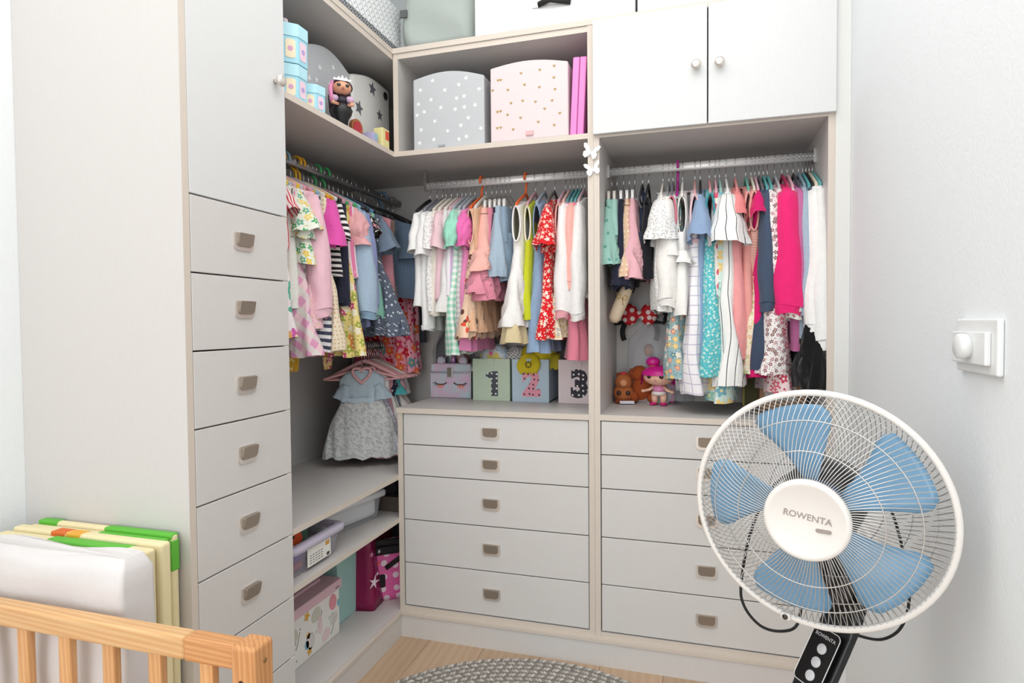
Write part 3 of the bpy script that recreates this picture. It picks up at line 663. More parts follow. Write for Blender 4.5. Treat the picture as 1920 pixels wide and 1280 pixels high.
LEFT = [  # rail position is the distance along the rail
 (-.50, 'dress', 632, 545, cloth('flor', '#f6eef0', ['#d869b0', '#58b79a', '#f0b060', '#e8604f'], .06, .36, '#f2a7c8'), 'white dress with large bright flowers nearest the tall cabinet', (V_, '#b9c6d0'), dict(flare=1.3)),
 (-.485, 'tee', 470, 545, cloth('stripev', '#f8e6e6', '#d2404e', .011, .45), 'red and white striped top nearest the tall cabinet', (P_, '#b7c5d2'), dict(sl='cap')),
 (-.465, 'trousers', 605, 560, cloth('sparkle', '#ecd98f', '#f7efc8', .008), 'pale yellow shimmering trousers on the left rail', (V_, '#e8d05a'), dict(th=1.1)),
 (-.45, 'tee', 575, 565, S('#f0efe9'), 'white lace trimmed vest on the left rail', (P_, '#b7c5d2'), dict(sl='hole')),
 (-.43, 'dress', 665, 590, cloth('plaid', '#f2ced6', '#e3a0c2', '#dce8da', .06), 'pink and green plaid dress hanging low on left rail', (V_, '#e4b8c0'), dict(flare=1.45)),
 (-.415, 'blouse', 500, 590, cloth('flor', '#f1f3e6', ['#4fae74', '#f0cf58', '#f2dd8c', '#6fb8a0'], .024, .34, '#cfd9a0'), 'white blouse with green and yellow flowers on left rail', (V_, '#efc73c'), dict(flare=1.35, th=1.4, sl='flutter', ruffle=[.7])),
 (-.40, 'long', 640, 600, cloth('stripeh', '#f2f0f0', '#a9a8ac', .024, .5), 'grey and white striped long top on left rail', (V_, '#c9c9cc'), dict()),
 (-.385, 'dress', 618, 600, cloth('flor', '#f3c9d2', ['#e2899c', '#d9b87a'], .02, .16, '#e8a5b2'), 'pale pink sprigged dress on left rail', (V_, '#e8a9b4'), dict(flare=1.3, th=1.3)),
 (-.365, 'jacket', 520, 600, S('#f3c6d3'), 'pale pink jacket with one long sleeve reaching out', (P_, '#d9a0aa'), dict(sl='long', sw=.95, th=1.5, ws=.135)),
 (-.34, 'dress', 612, 625, cloth('flor', '#e9d5e4', ['#c75fa5', '#8fc9a8', '#6fb0c8'], .05, .4, '#f2d9ec'), 'pastel tie-dye dress on left rail', (P_, '#e0b030'), dict(flare=1.1)),
 (-.32, 'dress', 656, 630, navyst, 'navy and white striped long dress on left rail', (P_, '#8fb6cc'), dict(flare=1.2, th=1.2)),
 (-.29, 'dress', 655, 645, cloth('dots', '#f3e6cc', '#d9a878', .013, .2), 'cream dotted dress with bright flower appliques', (V_, '#e8e2d6'), dict(flare=1.4, th=1.2)),
 (-.265, 'tee', 470, 640, S('#e65cb2'), 'magenta pink top on the left rail', (P_, '#eab22a'), dict(sl='short', th=1.6, sw=1.1)),
 (-.245, 'trousers', 560, 650, cloth('denim', '#333b52'), 'dark denim trousers on the left rail', (P_, '#eab22a'), dict()),
 (-.225, 'tee', 520, 660, cloth('stripeh', '#f2f0ec', '#26262a', .017, .5), 'black and white striped top on left rail', (V_, '#e9e5df'), dict(sl='short', sw=.9)),
 (-.20, 'trousers', 640, 670, S('#23242d'), 'long black trousers on the left rail', (V_, '#232326'), dict(th=1.2)),
 (-.18, 'long', 572, 675, S('#2c2f40'), 'navy knitted top on the left rail', (V_, '#d8a6b4'), dict()),
 (-.16, 'dress', 665, 680, cloth('flor', '#ecd98c', ['#cf4f86', '#e58f4a', '#f3ecd8', '#a7b04a'], .032, .36), 'yellow dress with pink and orange flowers on left rail', (P_, '#46a86a'), dict(flare=1.35)),
 (-.135, 'tee', 522, 680, cloth('stripev', '#f3e4ea', '#ee86b0', .03, .4), 'pink and white top behind the striped tee', (V_, '#e0a8b4'), dict(sl='none')),
 (-.11, 'blouse', 470, 700, S('#f1b4b8'), 'salmon pink peplum top under the green hanger', (P_, '#46b06a'), dict(sl='puff', th=1.5, sw=.9)),
 (-.085, 'jacket', 545, 705, cloth('denim', '#a9c0d6'), 'light blue denim jacket with long sleeves on left rail', (V_, '#8fc0cc'), dict(sl='long', sw=.96, th=1.5, trim=cloth('denim', '#8aa6c0'))),
 (-.06, 'cardigan', 612, 712, S('#8b93c0'), 'periwinkle blue cardigan beside the denim jacket', (V_, '#35353a'), dict(sl='long', sw=.9)),
 (-.03, 'dress', 500, 725, cloth('flor', '#1d1b22', ['#e6dfd6', '#cf7f96', '#8fa9a0'], .020, .36, '#d8cfc4'), 'black dress with small pink and white flowers', (V_, '#2a2a2e'), dict(sl='cap', flare=1.2, th=1.2)),
 (.0, 'dress', 597, 730, S('#92ccb8'), 'mint green dress on the left rail', (V_, '#5f87a8'), dict(flare=1.2)),
 (.03, 'dress', 628, 740, cloth('sparkle', '#596272', '#c9ccd4', .02), 'blue-grey tulle dress with silver specks on left rail', (V_, '#26262a'), dict(flare=1.75, th=1.7, amp=.015, ws=.13)),
 (.06, 'dress', 600, 750, cloth('denim', '#77879c'), 'blue-grey dress with ruffled shoulders on left rail', (V_, '#26262a'), dict(sl='flutter', flare=1.2)),
 (.245, 'blouse', 560, 755, cloth('denim', '#7488a0'), 'dusty blue chambray blouse near the corner', (V_, '#26262a'), dict(sl='short', th=1.3, ws=.145)),
 (.12, 'tee', 562, 765, S('#d996a2'), 'dusty rose top near the corner', (V_, '#26262a'), dict()),
 (.15, 'dress', 622, 770, cloth('sparkle', '#8d7468', '#b79a88', .01), 'brown sequinned dress near the corner', (V_, '#26262a'), dict(flare=1.0)),
 (.28, 'dress', 697, 780, cloth('flor', '#f4a8b8', ['#d4213f', '#ee6a4a', '#d9456f', '#6f9aa0'], .045, .42, '#b52040', '#f4b860'), 'pink and red large floral dress in the corner', (P_, '#5f87a8'), dict(flare=1.1, ws=.125)),
 (.33, 'dress', 690, 795, cloth('flor', '#f3b4c2', ['#c9203c', '#e8724a', '#e04f7a'], .05, .42, '#c03050'), 'second pink and red floral dress deeper in corner', (V_, '#1c1c1e'), dict(flare=1.05)),
 (.37, 'dress', 640, 790, S('#3a3c44'), 'charcoal dress at the far end of left rail', (V_, '#1c1c1e'), dict(flare=1.1)),
]
for px_, kind, hem, m, lab, hg, o in MID: garment(midrail, px_, kind, hz_mid(px_, hem), m, lab, hg, group='clothes on the middle rail', **o)
for px_, kind, hem, m, lab, hg, o in RIGHT: garment(midrail, px_, kind, hz_mid(px_, hem), m, lab, hg, group='clothes on the right rail', **o)
for y, kind, hem, hpx, m, lab, hg, o in LEFT: garment(leftrail, y, kind, hz_left(hpx, hem), m, lab, hg, group='clothes on the left rail', **o)
# ---------------------------------------------------------------- baby clothes on the lower rail
PINKH = '#eab0b2'
toile = cloth('flor', '#dfe0df', ['#b4b6ba', '#c4c6c8'], .018, .3, '#a9acb2', '#d5d6d6')
def babydress(y, m, label, mb, hem, sl='flutter', yaw=.45, ws=.085, flare=1.5, hcol=PINKH, st='heart', hl=None, **o):
    garment(lowrail, y, 'dress', RLW-hem, m, label, (st, hcol), m2=mb, sl=sl, sw=.5, ws=ws, waist=.195, drop=.004, hw=.14, flare=flare, yaw=yaw, th=1.5, group='baby clothes on the lower rail', hl=hl, **o)
blue = cloth('dots', '#b9cbd8', '#d5e0e8', .008, .2)
babydress(.11, blue, 'baby dress with blue ruffled yoke and grey printed skirt, frontmost', toile, .592, trim=S('#c3d6e2'), flare=1.75)
babydress(.145, S('#efe9e6'), 'white baby dress with lilac floral skirt behind the frontmost one', cloth('flor', '#dcd8e4', ['#7f7896', '#a79fc0'], .012, .3), .615, 'none', .4)
babydress(.175, S('#d9a0ac'), 'dusty pink baby dress showing below the frontmost one', S('#cf98a4'), .578, 'none', .42, flare=1.5)
babydress(.205, cloth('dots', '#2b3048', '#e6e6ee', .02, .15), 'navy dotted baby dress under the lower rail', S('#e8e4dc'), .66, 'cap', .2, flare=1.3)
babydress(.24, S('#5fc6c8'), 'turquoise baby dress under the lower rail', cloth('stripev', '#3d4a66', '#e8e8ec', .01, .4), .67, 'flutter', .15, flare=1.2)
babydress(.275, S('#f0c6cf'), 'pale pink baby top under the lower rail', S('#f4e9e6'), .70, 'short', .1)
babydress(.31, S('#efe6de'), 'cream baby jacket nearest the back wall', S('#ece2da'), .68, 'short', 0., st='velvet')
for i, (y, c) in enumerate(((.13, '#eab0b2'), (.16, '#e3a5a8'), (.19, '#e9e4de'), (.225, '#d9a5a0'))):
    hanger(lowrail, y, 'velvet', c, ['empty blush hanger beside the frontmost baby dress', 'empty rose hanger on the lower rail', 'empty white hanger on the lower rail', 'empty dusty pink hanger on the lower rail'][i], .35, wd=.12)
for y, a, b, m, lab in ((-.41, 549, 697, cloth('flor', '#e0b23c', ['#f2d98a', '#c98a2a'], .02, .3), 'corner of a mustard cloth below the lower rail'), (-.26, 613, 692, cloth('flor', '#f0d49a', ['#b5485c', '#d98a9a', '#e8b06a'], .022, .42), 'corner of a red circled cloth below the lower rail')):
    q = at(a, b, X=-.24); bm_ = MB(); bm_.loft([[(-.24+.006*sin(i*1.3), q.y+(i/7-.5)*wd_, z) for i in range(8)] for z, wd_ in ((q.z, .035), (q.z+.03, .05), (1.04, .07))], closed=False)
    o = bm_.build('hanging_cloth', m); sm_ = o.modifiers.new('thick', 'SOLIDIFY'); sm_.thickness = .004; tag(o, lab, 'cloth')

# ---------------------------------------------------------------- bins on the upper shelf
ZSH = ZS+.0165
def arch(x0, x1, z0, zl, zm, zr, n=14):
    pts = [(x1, z0), (x1, zr)]
    for i in range(1, n):
        f = i/n; base = zr+(zl-zr)*f; pts.append((x1+(x0-x1)*f, base+(zm-(zl+zr)/2)*sin(pi*f)))
    return pts+[(x0, zl), (x0, z0)]
def print_part(name, shapes, y, m, parent, axis='Y', d=.0007):
    if name == 'heart_print':
        mb = MB()
        for s in shapes: mb.prism(s, y, y-d if axis == 'Y' else y+d, axis)
        o = mb.build(name, m, parent); o['kind'] = 'stuff'; return o
    for s in shapes: MB().prism(s, y, y-d if axis == 'Y' else y+d, axis).build(name, m, parent)
b = thing('storage_bin', 'grey fabric bin with white stars in the middle cubby', 'storage bin', group='fabric bins')
MB().prism(arch(.068, .322, ZSH, at(777, 150, Y=.012).z, at(850, 131, Y=.012).z, at(900, 141, Y=.012).z), .012, .36).build('body', solid('#c3c6c9', .8, bump=.2, bscale=300), b, bevel=.004)
us = [(415, 418), (703, 395), (640, 452), (311, 500), (521, 497), (815, 488), (622, 568), (686, 550), (402, 582), (296, 620), (780, 625), (487, 647), (610, 663), (689, 643), (345, 685), (284, 715), (722, 735), (435, 765), (658, 800), (830, 825), (318, 840), (546, 848), (427, 922), (643, 918), (706, 895), (305, 952)]
sh = []
for i, (u, v) in enumerate(us):
    q = at(720+u/4.57, 60+v/4.57, Y=.0115); sh.append(star(min(q.x, .313), q.z, .0088, i*.7))
print_part('star_print', sh, .0118, WHITE, b)
MB().box(.16, .182, .007, .0115, ZSH+.006, ZSH+.012).build('pull_tab', solid('#a9adb0', .8), b)
b = thing('storage_bin', 'pale pink fabric bin with small gold hearts in the middle cubby', 'storage bin', group='fabric bins')
MB().prism(arch(.346, .602, ZSH, at(919, 128, Y=.0).z, at(1000, 110, Y=.0).z, at(1063, 113, Y=.0).z), .004, .35).build('body', solid('#e6d6d7', .8, bump=.2, bscale=300), b, bevel=.004)
uh = [(977, 413), (1000, 410), (1174, 352), (1334, 322), (1458, 288), (1455, 388), (1061, 495), (1204, 450), (1331, 470), (1465, 488), (930, 500), (1088, 608), (1188, 587), (1297, 595), (1440, 585), (1377, 655), (1506, 693), (972, 683), (998, 677), (1058, 708), (1170, 733), (1322, 768), (1458, 795), (970, 822), (1000, 817), (1106, 833)]
print_part('heart_print', [heart((q := at(720+u/4.57, 60+v/4.57, Y=.003)).x, q.z, .0048) for u, v in uh], .0038, solid('#b3955a', .5), b)
MB().box(.465, .49, -.001, .0035, ZSH+.012, ZSH+.026).build('pull_tab', solid('#e8b9bc', .8), b)
for i, (x, lab) in enumerate(((.614, 'magenta box file leaning, left of the pair'), (.636, 'magenta box file leaning, right of the pair'))):
    o = MB().box(-.0105, .0105, .03, .25, 0, .245).build('box_file', solid('#ee8acd', .35), bevel=.003); o.location = (x, -.012+.002*i, ZSH+.001); o.rotation_euler = (0, .05, 0); tag(o, lab, 'box file', 'magenta box files')
def lq(px_, py, X=-.1): return at(px_, py, X=X)
b = thing('storage_bin', 'grey fabric bin with white stars on the left upper shelf', 'storage bin', group='fabric bins')
y0, y1 = lq(572, 90).y, lq(656, 137).y
MB().prism([(y, z) for y, z in arch(y0, y1, ZSH, lq(575, 84).z, lq(625, 106).z+.012, lq(656, 140).z)], -.1, -.36, 'X').build('body', solid('#bfc2c5', .8, bump=.2, bscale=300), b, bevel=.004)
print_part('star_print', [star((q := lq(530+u/5.565, 60+v/5.565)).y, q.z, .0105, u*.01) for u, v in ((385, 370), (525, 372), (350, 500), (487, 555), (275, 480))], -.0995, WHITE, b, 'X')
b = thing('storage_bin', 'white fabric bin with large dark grey stars and an eyelet', 'storage bin', group='fabric bins')
y0, y1 = lq(660, 140, -.09).y, lq(731, 175, -.09).y
MB().prism(arch(y0, y1, ZSH, lq(661, 138, -.09).z, lq(700, 150, -.09).z+.006, lq(731, 172, -.09).z), -.09, -.34, 'X').build('body', solid('#e6e5e1', .8, bump=.2, bscale=300), b, bevel=.012, seg=3)
print_part('star_print', [star((q := lq(530+u/5.565, 60+v/5.565, -.09)).y, q.z, r, a) for u, v, r, a in ((935, 595, .026, .1), (795, 790, .026, .2), (1010, 870, .021, -.1))], -.0895, solid('#63646a', .8), b, 'X')
q = lq(530+1065/5.565, 60+668/5.565, -.09)
MB().lathe([(.010, .0), (.0135, .002), (.014, .004), (.0105, .005), (.010, .001)], 18, (-.09, q.y, q.z), 'X').build('eyelet', solid('#22302c', .3), b)
q = lq(650, 132); mb = MB(); mb.loft([[(-.11-.02*i+.006*sin(j), q.y-.07+.016*j, q.z+.012-.003*j+.01*sin(i*2+j)) for j in range(7)] for i in range(5)], closed=False)
o = mb.build('plastic_sheet', solid('#9a9da0', .2, alpha=.55)); tag(o, 'crumpled grey plastic sheet over the left grey bin', 'plastic sheet')
# octagonal gift boxes
GB = solid('#a6dcec', .5); GBL = solid('#b9e6f2', .5)
def giftbox(c, z, r, h, label, rot=.39):
    t = thing('gift_box', label, 'box', (c[0], c[1], z), rot, 'blue octagonal gift boxes')
    MB().lathe([(r*.96, 0), (r*.96, h*.72)], 8).build('body', GB, t)
    MB().lathe([(r, h*.68), (r, h), (r*.97, h+.001)], 8).build('lid', GBL, t)
    for o_ in t.children:
        for p_ in o_.data.polygons: p_.use_smooth = False
    ap = r*.96*cos(pi/8)
    for k_ in range(8):
        a = pi/8+k_*pi/4; M_ = Matrix.Rotation(a, 4, 'Z')
        mb = MB(); mb.prism(rrect(-r*.24, r*.24, h*.12, h*.6, .006), ap+.0003, ap+.0010, 'X'); mb.xf(M_); pc = mb.build('picture_panel', solid(['#f3e4c4', '#f0d2e0'][k_ % 2], .5), t)
        mb = MB(); mb.lathe([(r*.13, 0), (r*.13, .0006)], 10, (ap+.001, 0, h*.36), 'X'); mb.xf(M_); mb.build('picture', solid(['#d9a6c8', '#b7a0d6', '#e0b090'][k_ % 3], .5), pc)
g1 = (-.055, -.492)
giftbox(g1, ZSH+.0005, .05, .092, 'light blue octagonal gift box at the bottom of the stack')
giftbox(g1, ZSH+.095, .053, .1, 'light blue octagonal gift box on top of the stack')
giftbox((-.047, -.405), ZSH+.0005, .043, .072, 'small light blue octagonal gift box beside the stack', .2)
t = thing('figurine', 'small grey figurine standing on the stacked gift boxes', 'figurine', (-.06, -.495, ZSH+.1965))
MB().lathe([(.010, 0), (.008, .012), (.005, .016)], 12).build('base', solid('#6f6a76', .5), t); MB().ball((0, 0, .022), .009).build('head', solid('#d8cbd0', .5), t)
# fashion doll
q = at(640, 233, Z=ZSH); SKIN = solid('#e6a888', .5); t = thing('fashion_doll', 'doll with long dark hair, lilac ruffled top and black skirt', 'doll', (-.032, -.27, ZSH), .75); t.scale = (1.35, 1.25, .92)
MB().lathe([(.013, .006), (.014, .03), (.021, .045), (.024, .06), (.016, .078), (.011, .083)], 18).build('skirt', solid('#17161a', .4), t)
for s in (-1, 1): MB().tube([(s*.007, 0, .0), (s*.007, 0, .03), (s*.007, 0, .05)], .0055, 8).build('leg', SKIN, t)
MB().lathe([(.011, .08), (.014, .092), (.010, .103), (.005, .107), (.005, .114)], 16).build('torso', solid('#2a2430', .5), t)
for s in (-1, 1):
    MB().ball((s*.017, -.004, .094), .010, .011, .012, wob=lambda a, p_: 1+.12*sin(5*a)*cos(p_)).build('ruffled_sleeve', solid('#cfaecb', .7), t)
    MB().tube([(s*.02, -.006, .088), (s*.021, -.014, .075), (s*.012, -.022, .07)], .0045, 8).build('arm', SKIN, t)
hd = MB().ball((0, -.002, .131), .0215, .020, .021).build('head', SKIN, t)
for s in (-1, 1): MB().ball((s*.009, -.0205, .132), .0045, .002, .005).build('eye', solid('#1b2a26', .2), hd)
MB().ball((0, -.0225, .126), .002).build('nose', SKIN, hd); MB().ball((0, -.0205, .1205), .004, .0015, .0014).build('mouth', solid('#b0525e', .4), hd)
mb = MB(); mb.ball((0, .005, .137), .026, .022, .023); mb.tube([(0, .012, .145), (0, .022, .11), (0, .02, .06), (0, .018, .02)], [.02, .026, .024, .014], 12, ry=[.012, .013, .012, .008]); hr = mb.build('hair', solid('#3a2026', .45), t)
mb = MB(); mb.tube([(-.02, -.008, .148), (-.026, -.01, .125), (-.025, -.012, .1), (-.024, -.012, .075)], [.003, .005, .005, .003], 8); mb.build('hair_strand', solid('#e58fb8', .5), hr)
mb = MB(); mb.prism([(x_, z_) for x_, z_ in [(-.02, .15), (-.018, .158), (-.013, .154), (-.008, .163), (-.004, .156), (0, .168), (.004, .156), (.008, .163), (.013, .154), (.018, .158), (.02, .15)]], -.012, -.0135); mb.build('tiara', solid('#d9d4dc', .25, .8), t)
# fairy door, little boxes
t = thing('toy_door', 'small red arched toy door with brown frame', 'toy', (-.03, -.185, ZSH), pi/2-.15)
def archdoor(w_, h_): return [(w_/2, 0), (w_/2, h_-w_/2)]+[(w_/2*cos(a), h_-w_/2+w_/2*sin(a)) for a in [pi*i/10 for i in range(1, 10)]]+[(-w_/2, h_-w_/2), (-w_/2, 0)]
MB().prism(archdoor(.052, .056), 0, .012).build('frame', solid('#a8683f', .6), t); dd = MB().prism(archdoor(.038, .048), -.002, .001).build('door_leaf', solid('#b5303c', .5), t)
MB().ball((.013, -.004, .02), .0022).build('door_knob', solid('#d9b45a', .3, .8), dd)
for i, (x, y, w_, d_, h_, c, c2, lab) in enumerate(((-.032, -.105, .04, .03, .035, '#b9b3d6', '#8fc6d4', 'small lilac and blue box on the left upper shelf'), (-.024, -.042, .034, .045, .065, '#ece2a2', '#d9563a', 'pale yellow carton with red corner by the divider'), (-.028, -.082, .012, .024, .03, '#56564e', '#d8d8cc', 'tiny dark striped carton by the yellow one'))):
    t = thing('carton', lab, 'box', (x, y, ZSH+.0005)); MB().box(-w_/2, w_/2, -d_/2, d_/2, 0, h_).build('body', solid(c, .5), t, bevel=.0015)
    MB().box(w_/2, w_/2+.0006, -d_*.1, d_*.45, h_*.45, h_*.9).build('printed_label', solid(c2, .5), t)
# ---------------------------------------------------------------- things on top of the wardrobe
def key_mat(name, s, c1, c2):
    k = NT(name); v, x, y, z = k.coord()
    a = k.math('ADD', y, z); b_ = k.math('SUBTRACT', y, z)
    fa = k.math('FRACT', k.math('MULTIPLY', k.math('ADD', a, 9), s)); fb = k.math('FRACT', k.math('MULTIPLY', k.math('ADD', b_, 9), s))
    f1 = k.math('MULTIPLY', k.math('GREATER_THAN', fa, .2), k.math('LESS_THAN', fa, .38)); f2 = k.math('MULTIPLY', k.math('GREATER_THAN', fb, .2), k.math('LESS_THAN', fb, .38))
    gate = k.math('LESS_THAN', k.math('FRACT', k.math('MULTIPLY', k.math('ADD', a, 9), s*.5)), .5)
    f = k.math('ADD', k.math('MULTIPLY', f1, gate), k.math('MULTIPLY', f2, k.math('SUBTRACT', 1., gate)))
    k.L(k.mix(f, c1, c2), k.b.inputs['Base Color']); k.b.inputs['Roughness'].default_value = .8
    return k.m
t = thing('storage_box', 'white and grey fret patterned box on the wardrobe top', 'storage box')
MB().box(-.40, -.006, -.52, .075, ZTT+.024, ZTT+.16).build('body', key_mat('fret_print', 48., '#eff1f2', '#9a9fa4'), t, bevel=.003)
MB().box(-.402, -.004, -.522, .077, ZTT+.001, ZTT+.023).build('border_band', key_mat('fret_border', 85., '#5a5d61', '#e2e4e6'), t, bevel=.002)
mb = MB(); rings = []
for i in range(9):
    f = i/8; zz = ZTT+.002+.17*f; bul = .010*sin(pi*f)
    rings.append([(.15+(.133+bul)*max(-1, min(1, 1.25*cos(a)))+.004*sin(5*a+f*5), .21+(.19+bul)*max(-1, min(1, 1.25*sin(a)))+.005*sin(4*a+f*7), zz+.012*sin(3*a)*f) for a in [2*pi*j/48+.01 for j in range(48)]])
mb.loft(rings, True, True); t = thing('fabric_bag', 'sage grey soft storage bag on the wardrobe top', 'bag'); mb.build('body', solid('#a9b2ad', .75, bump=.5, bscale=40, vary=.1), t)
q = at(768, 28, Y=.02); MB().box(.025, .05, .006, .012, q.z-.012, q.z+.012).build('handle_tab', solid('#5a5f5e', .7), t)
for x0, x1, lab in ((.292, .808, 'white box with black handle on the wardrobe top'), (.815, 1.33, 'second white box on the wardrobe top to the right')):
    t = thing('storage_box', lab, 'storage box', group='white boxes on the wardrobe top'); MB().box(x0, x1, .012, .42, ZTT+.001, ZTT+.22).build('body', solid('#eceeef', .55), t, bevel=.003)
    if x0 < .5:
        q0, q1 = at(998, 10, Y=.01), at(1070, 3, Y=.01); MB().tube([(q0.x+.02, .008, q0.z-.002), ((q0.x+q1.x)/2, -.006, q0.z+.002), (q1.x, .008, q1.z)], .006, 8, ry=.01).build('handle', DARK, t)
        MB().box(q0.x, q0.x+.022, .007, .0118, q0.z-.01, q0.z+.01).build('handle_rivet', CHROME, t)
# paper butterflies on the divider
for i, (px_, py, r, rot, lab) in enumerate(((1108, 286, .026, .3, 'white paper butterfly, upper of two on the divider'), (1112, 318, .024, -.2, 'white paper butterfly, lower of two on the divider'))):
    q = at(px_, py, Y=-.004); t = thing('paper_butterfly', lab, 'decoration', (q.x, -.001, q.z), group='paper butterflies'); t.rotation_euler = (0, rot, 0)
    for s in (-1, 1):
        pts = [(0, 0), (.3, .55), (.75, .95), (1.05, .85), (.95, .45), (.6, .12), (.85, -.1), (.8, -.55), (.5, -.75), (.2, -.45)]
        mb = MB(); o_ = len(mb.v); n_ = len(pts)
        mb.v += [(s*a*r, -.001-abs(a)*r*.45, b_*r) for a, b_ in pts]+[(s*a*r, -.0018-abs(a)*r*.45, b_*r) for a, b_ in pts]
        mb.face(range(n_)); mb.face(range(2*n_-1, n_-1, -1))
        for j in range(n_): mb.face((j, n_+j, n_+(j+1) % n_, (j+1) % n_))
        mb.build('wing', solid('#f6f6f6', .7), t)
    MB().tube([(0, -.002, -r*.5), (0, -.003, 0), (0, -.002, r*.55)], .0013, 6).build('body', solid('#f0f0f0', .7), t)
# ---------------------------------------------------------------- middle counter
def numberbox(x0, x1, yf, num, col, ncol, dot, label):
    ztop = at((888+1049)/2, 673, Y=.255).z; t = thing('storage_cube', label, 'storage box', group='numbered storage boxes')
    z0 = ZC+.0005; th = .004; m = solid(col, .7, bump=.15, bscale=300); mb = MB()
    mb.box(x0, x1, yf, yf+th, z0, ztop); mb.box(x0, x1, yf+.145, yf+.149, z0, ztop); mb.box(x0, x0+th, yf+th, yf+.145, z0, ztop); mb.box(x1-th, x1, yf+th, yf+.145, z0, ztop); mb.box(x0, x1, yf+th, yf+.145, z0, z0+.004)
    mb.build('body', m, t)
    xc = (x0+x1)/2; zc = (z0+ztop)/2-.012
    if num == '1': MB().prism([(xc+x_, zc-.048+z_) for x_, z_ in ((0, 0), (.026, 0), (.026, .092), (.006, .092), (-.012, .086), (-.021, .078), (-.021, .064), (-.012, .068), (0, .066))], yf-.0014, yf-.0002, 'Y').build('number', dotmat(ncol, dot), t)
    else: text('number', num, .125, dotmat(ncol, dot), t, Matrix.Translation((xc+.004, yf-.0008, zc)) @ FACE_Y, .0006, .008)
    MB().box(xc-.012, xc+.012, yf-.003, yf-.0004, ztop-.025, ztop+.002).build('pull_tab', solid(col, .6), t, bevel=.001)
    return ztop
def dotmat(c1, c2):
    k = NT('dotted_print'); v, x, y, z = k.coord(); cv = k.n('CombineXYZ'); k.L(k.math('MULTIPLY', x, 55), cv.inputs[0]); k.L(k.math('MULTIPLY', z, 55), cv.inputs[1])
    q = k.n('TexVoronoi', voronoi_dimensions='2D'); k.L(cv.outputs[0], q.inputs['Vector']); q.inputs['Scale'].default_value = 1; q.inputs['Randomness'].default_value = .35
    k.L(k.mix(k.step(q.outputs['Distance'], .19), c1, c2), k.b.inputs['Base Color']); k.b.inputs['Roughness'].default_value = .7
    return k.m
ZB = numberbox(.183, .328, .255, '1', '#c3d2bb', '#4b4d55', '#f2f2f2', 'pale green storage cube with a dotted number 1')
numberbox(.340, .478, .245, '2', '#b9cbd8', '#e89aab', '#3a2f38', 'pale blue storage cube with a pink number 2')
numberbox(.513, .658, .245, '3', '#e3d2d3', '#2f2934', '#f0eeee', 'pale pink storage cube with a dark number 3')
t = thing('sun_hat', 'white and blue sun hat with pink flower in the green cube', 'hat', (.25, .325, ZB-.03))
MB().ball((0, 0, .02), .062, .055, .066, wob=lambda a, p_: 1+.03*sin(6*a)).build('crown', cloth('flor', '#eef2f6', ['#9fc3e6', '#f0dc7a', '#c3d9ef'], .06, .4, '#b5d0ea'), t)
MB().prism(star(0, .05, .012, 0, .35, 6), -.0535, -.0555).build('flower_print', solid('#ee5f8e', .6), t)
t = thing('woven_cloth', 'bundled grey and white woven cloth behind the numbered cubes', 'cloth', (.335, .33, ZB-.02)); MB().ball((0, 0, .02), .05, .05, .045, wob=lambda a, p_: 1+.08*sin(9*a+3*p_)).build('bundle', cloth('plaid', '#dcdad8', '#6f6c6a', '#f2f0ee', .012), t)
t = thing('eyelet_hat', 'mustard yellow eyelet sun hat hanging over the blue cube', 'hat', (.43, .30, ZB-.01)); YEL = solid('#d3bd1e', .8, bump=.3, bscale=120)
mb = MB(); mb.ball((.0, 0, .025), .068, .05, .05, wob=lambda a, p_: 1+.06*sin(5*a+2)); mb.build('crown', YEL, t)
mb = MB(); rings = []
for i in range(7):
    f = i/6; wd = .018+.026*sin(pi*min(1, f*.85)); rings.append([((j/8-.5)*2*wd-.022-.004*f, -.045-.022*sin(f*1.8)-(.004*cos(j)), .035-.075*f-(.006*sin(j*2.4) if i == 6 else 0)) for j in range(9)])
mb.loft(rings, closed=False); o = mb.build('brim_flap', YEL, t); sm_ = o.modifiers.new('thick', 'SOLIDIFY'); sm_.thickness = .003
mb = MB()
for k_ in range(8): a = k_*pi/4; mb.ball((-.025+.010*cos(a), -.0685, -.008+.010*sin(a)), .0022, .0012, .0034, 8, 5)
mb.build('eyelet_print', solid('#2f2c10', .8), o)
mb = MB(); rings = [[(.05+(j/8-.5)*.07, -.03-.012*f-.003*cos(j), .03-.055*f-(.005*sin(j*2.2) if f == 1 else 0)) for j in range(9)] for f in (0, .3, .6, 1)]; mb.loft(rings, closed=False); o = mb.build('brim_flap', solid('#a8981c', .8), t); sm_ = o.modifiers.new('thick', 'SOLIDIFY'); sm_.thickness = .003
o = MB().ball((.385, .30, ZB), .035, .03, .018, wob=lambda a, p_: 1+.07*sin(4*a+p_*3)).build('folded_cloth', S('#e9e4dc')); tag(o, 'folded cream cloth in the blue cube', 'cloth')
t = thing('packaged_garment', 'blue denim item in clear wrapping above the pink cube', 'garment', (.565, .31, ZB-.02)); o = MB().box(-.045, .03, -.03, .03, 0, .07).build('denim', cloth('denim', '#7489a6'), t, bevel=.012); o.rotation_euler = (0, .5, .2)
o = MB().box(-.05, .045, -.035, .035, -.002, .075).build('clear_wrap', solid('#e8eaee', .1, alpha=.3), t, bevel=.014); o.rotation_euler = (0, .5, .2)
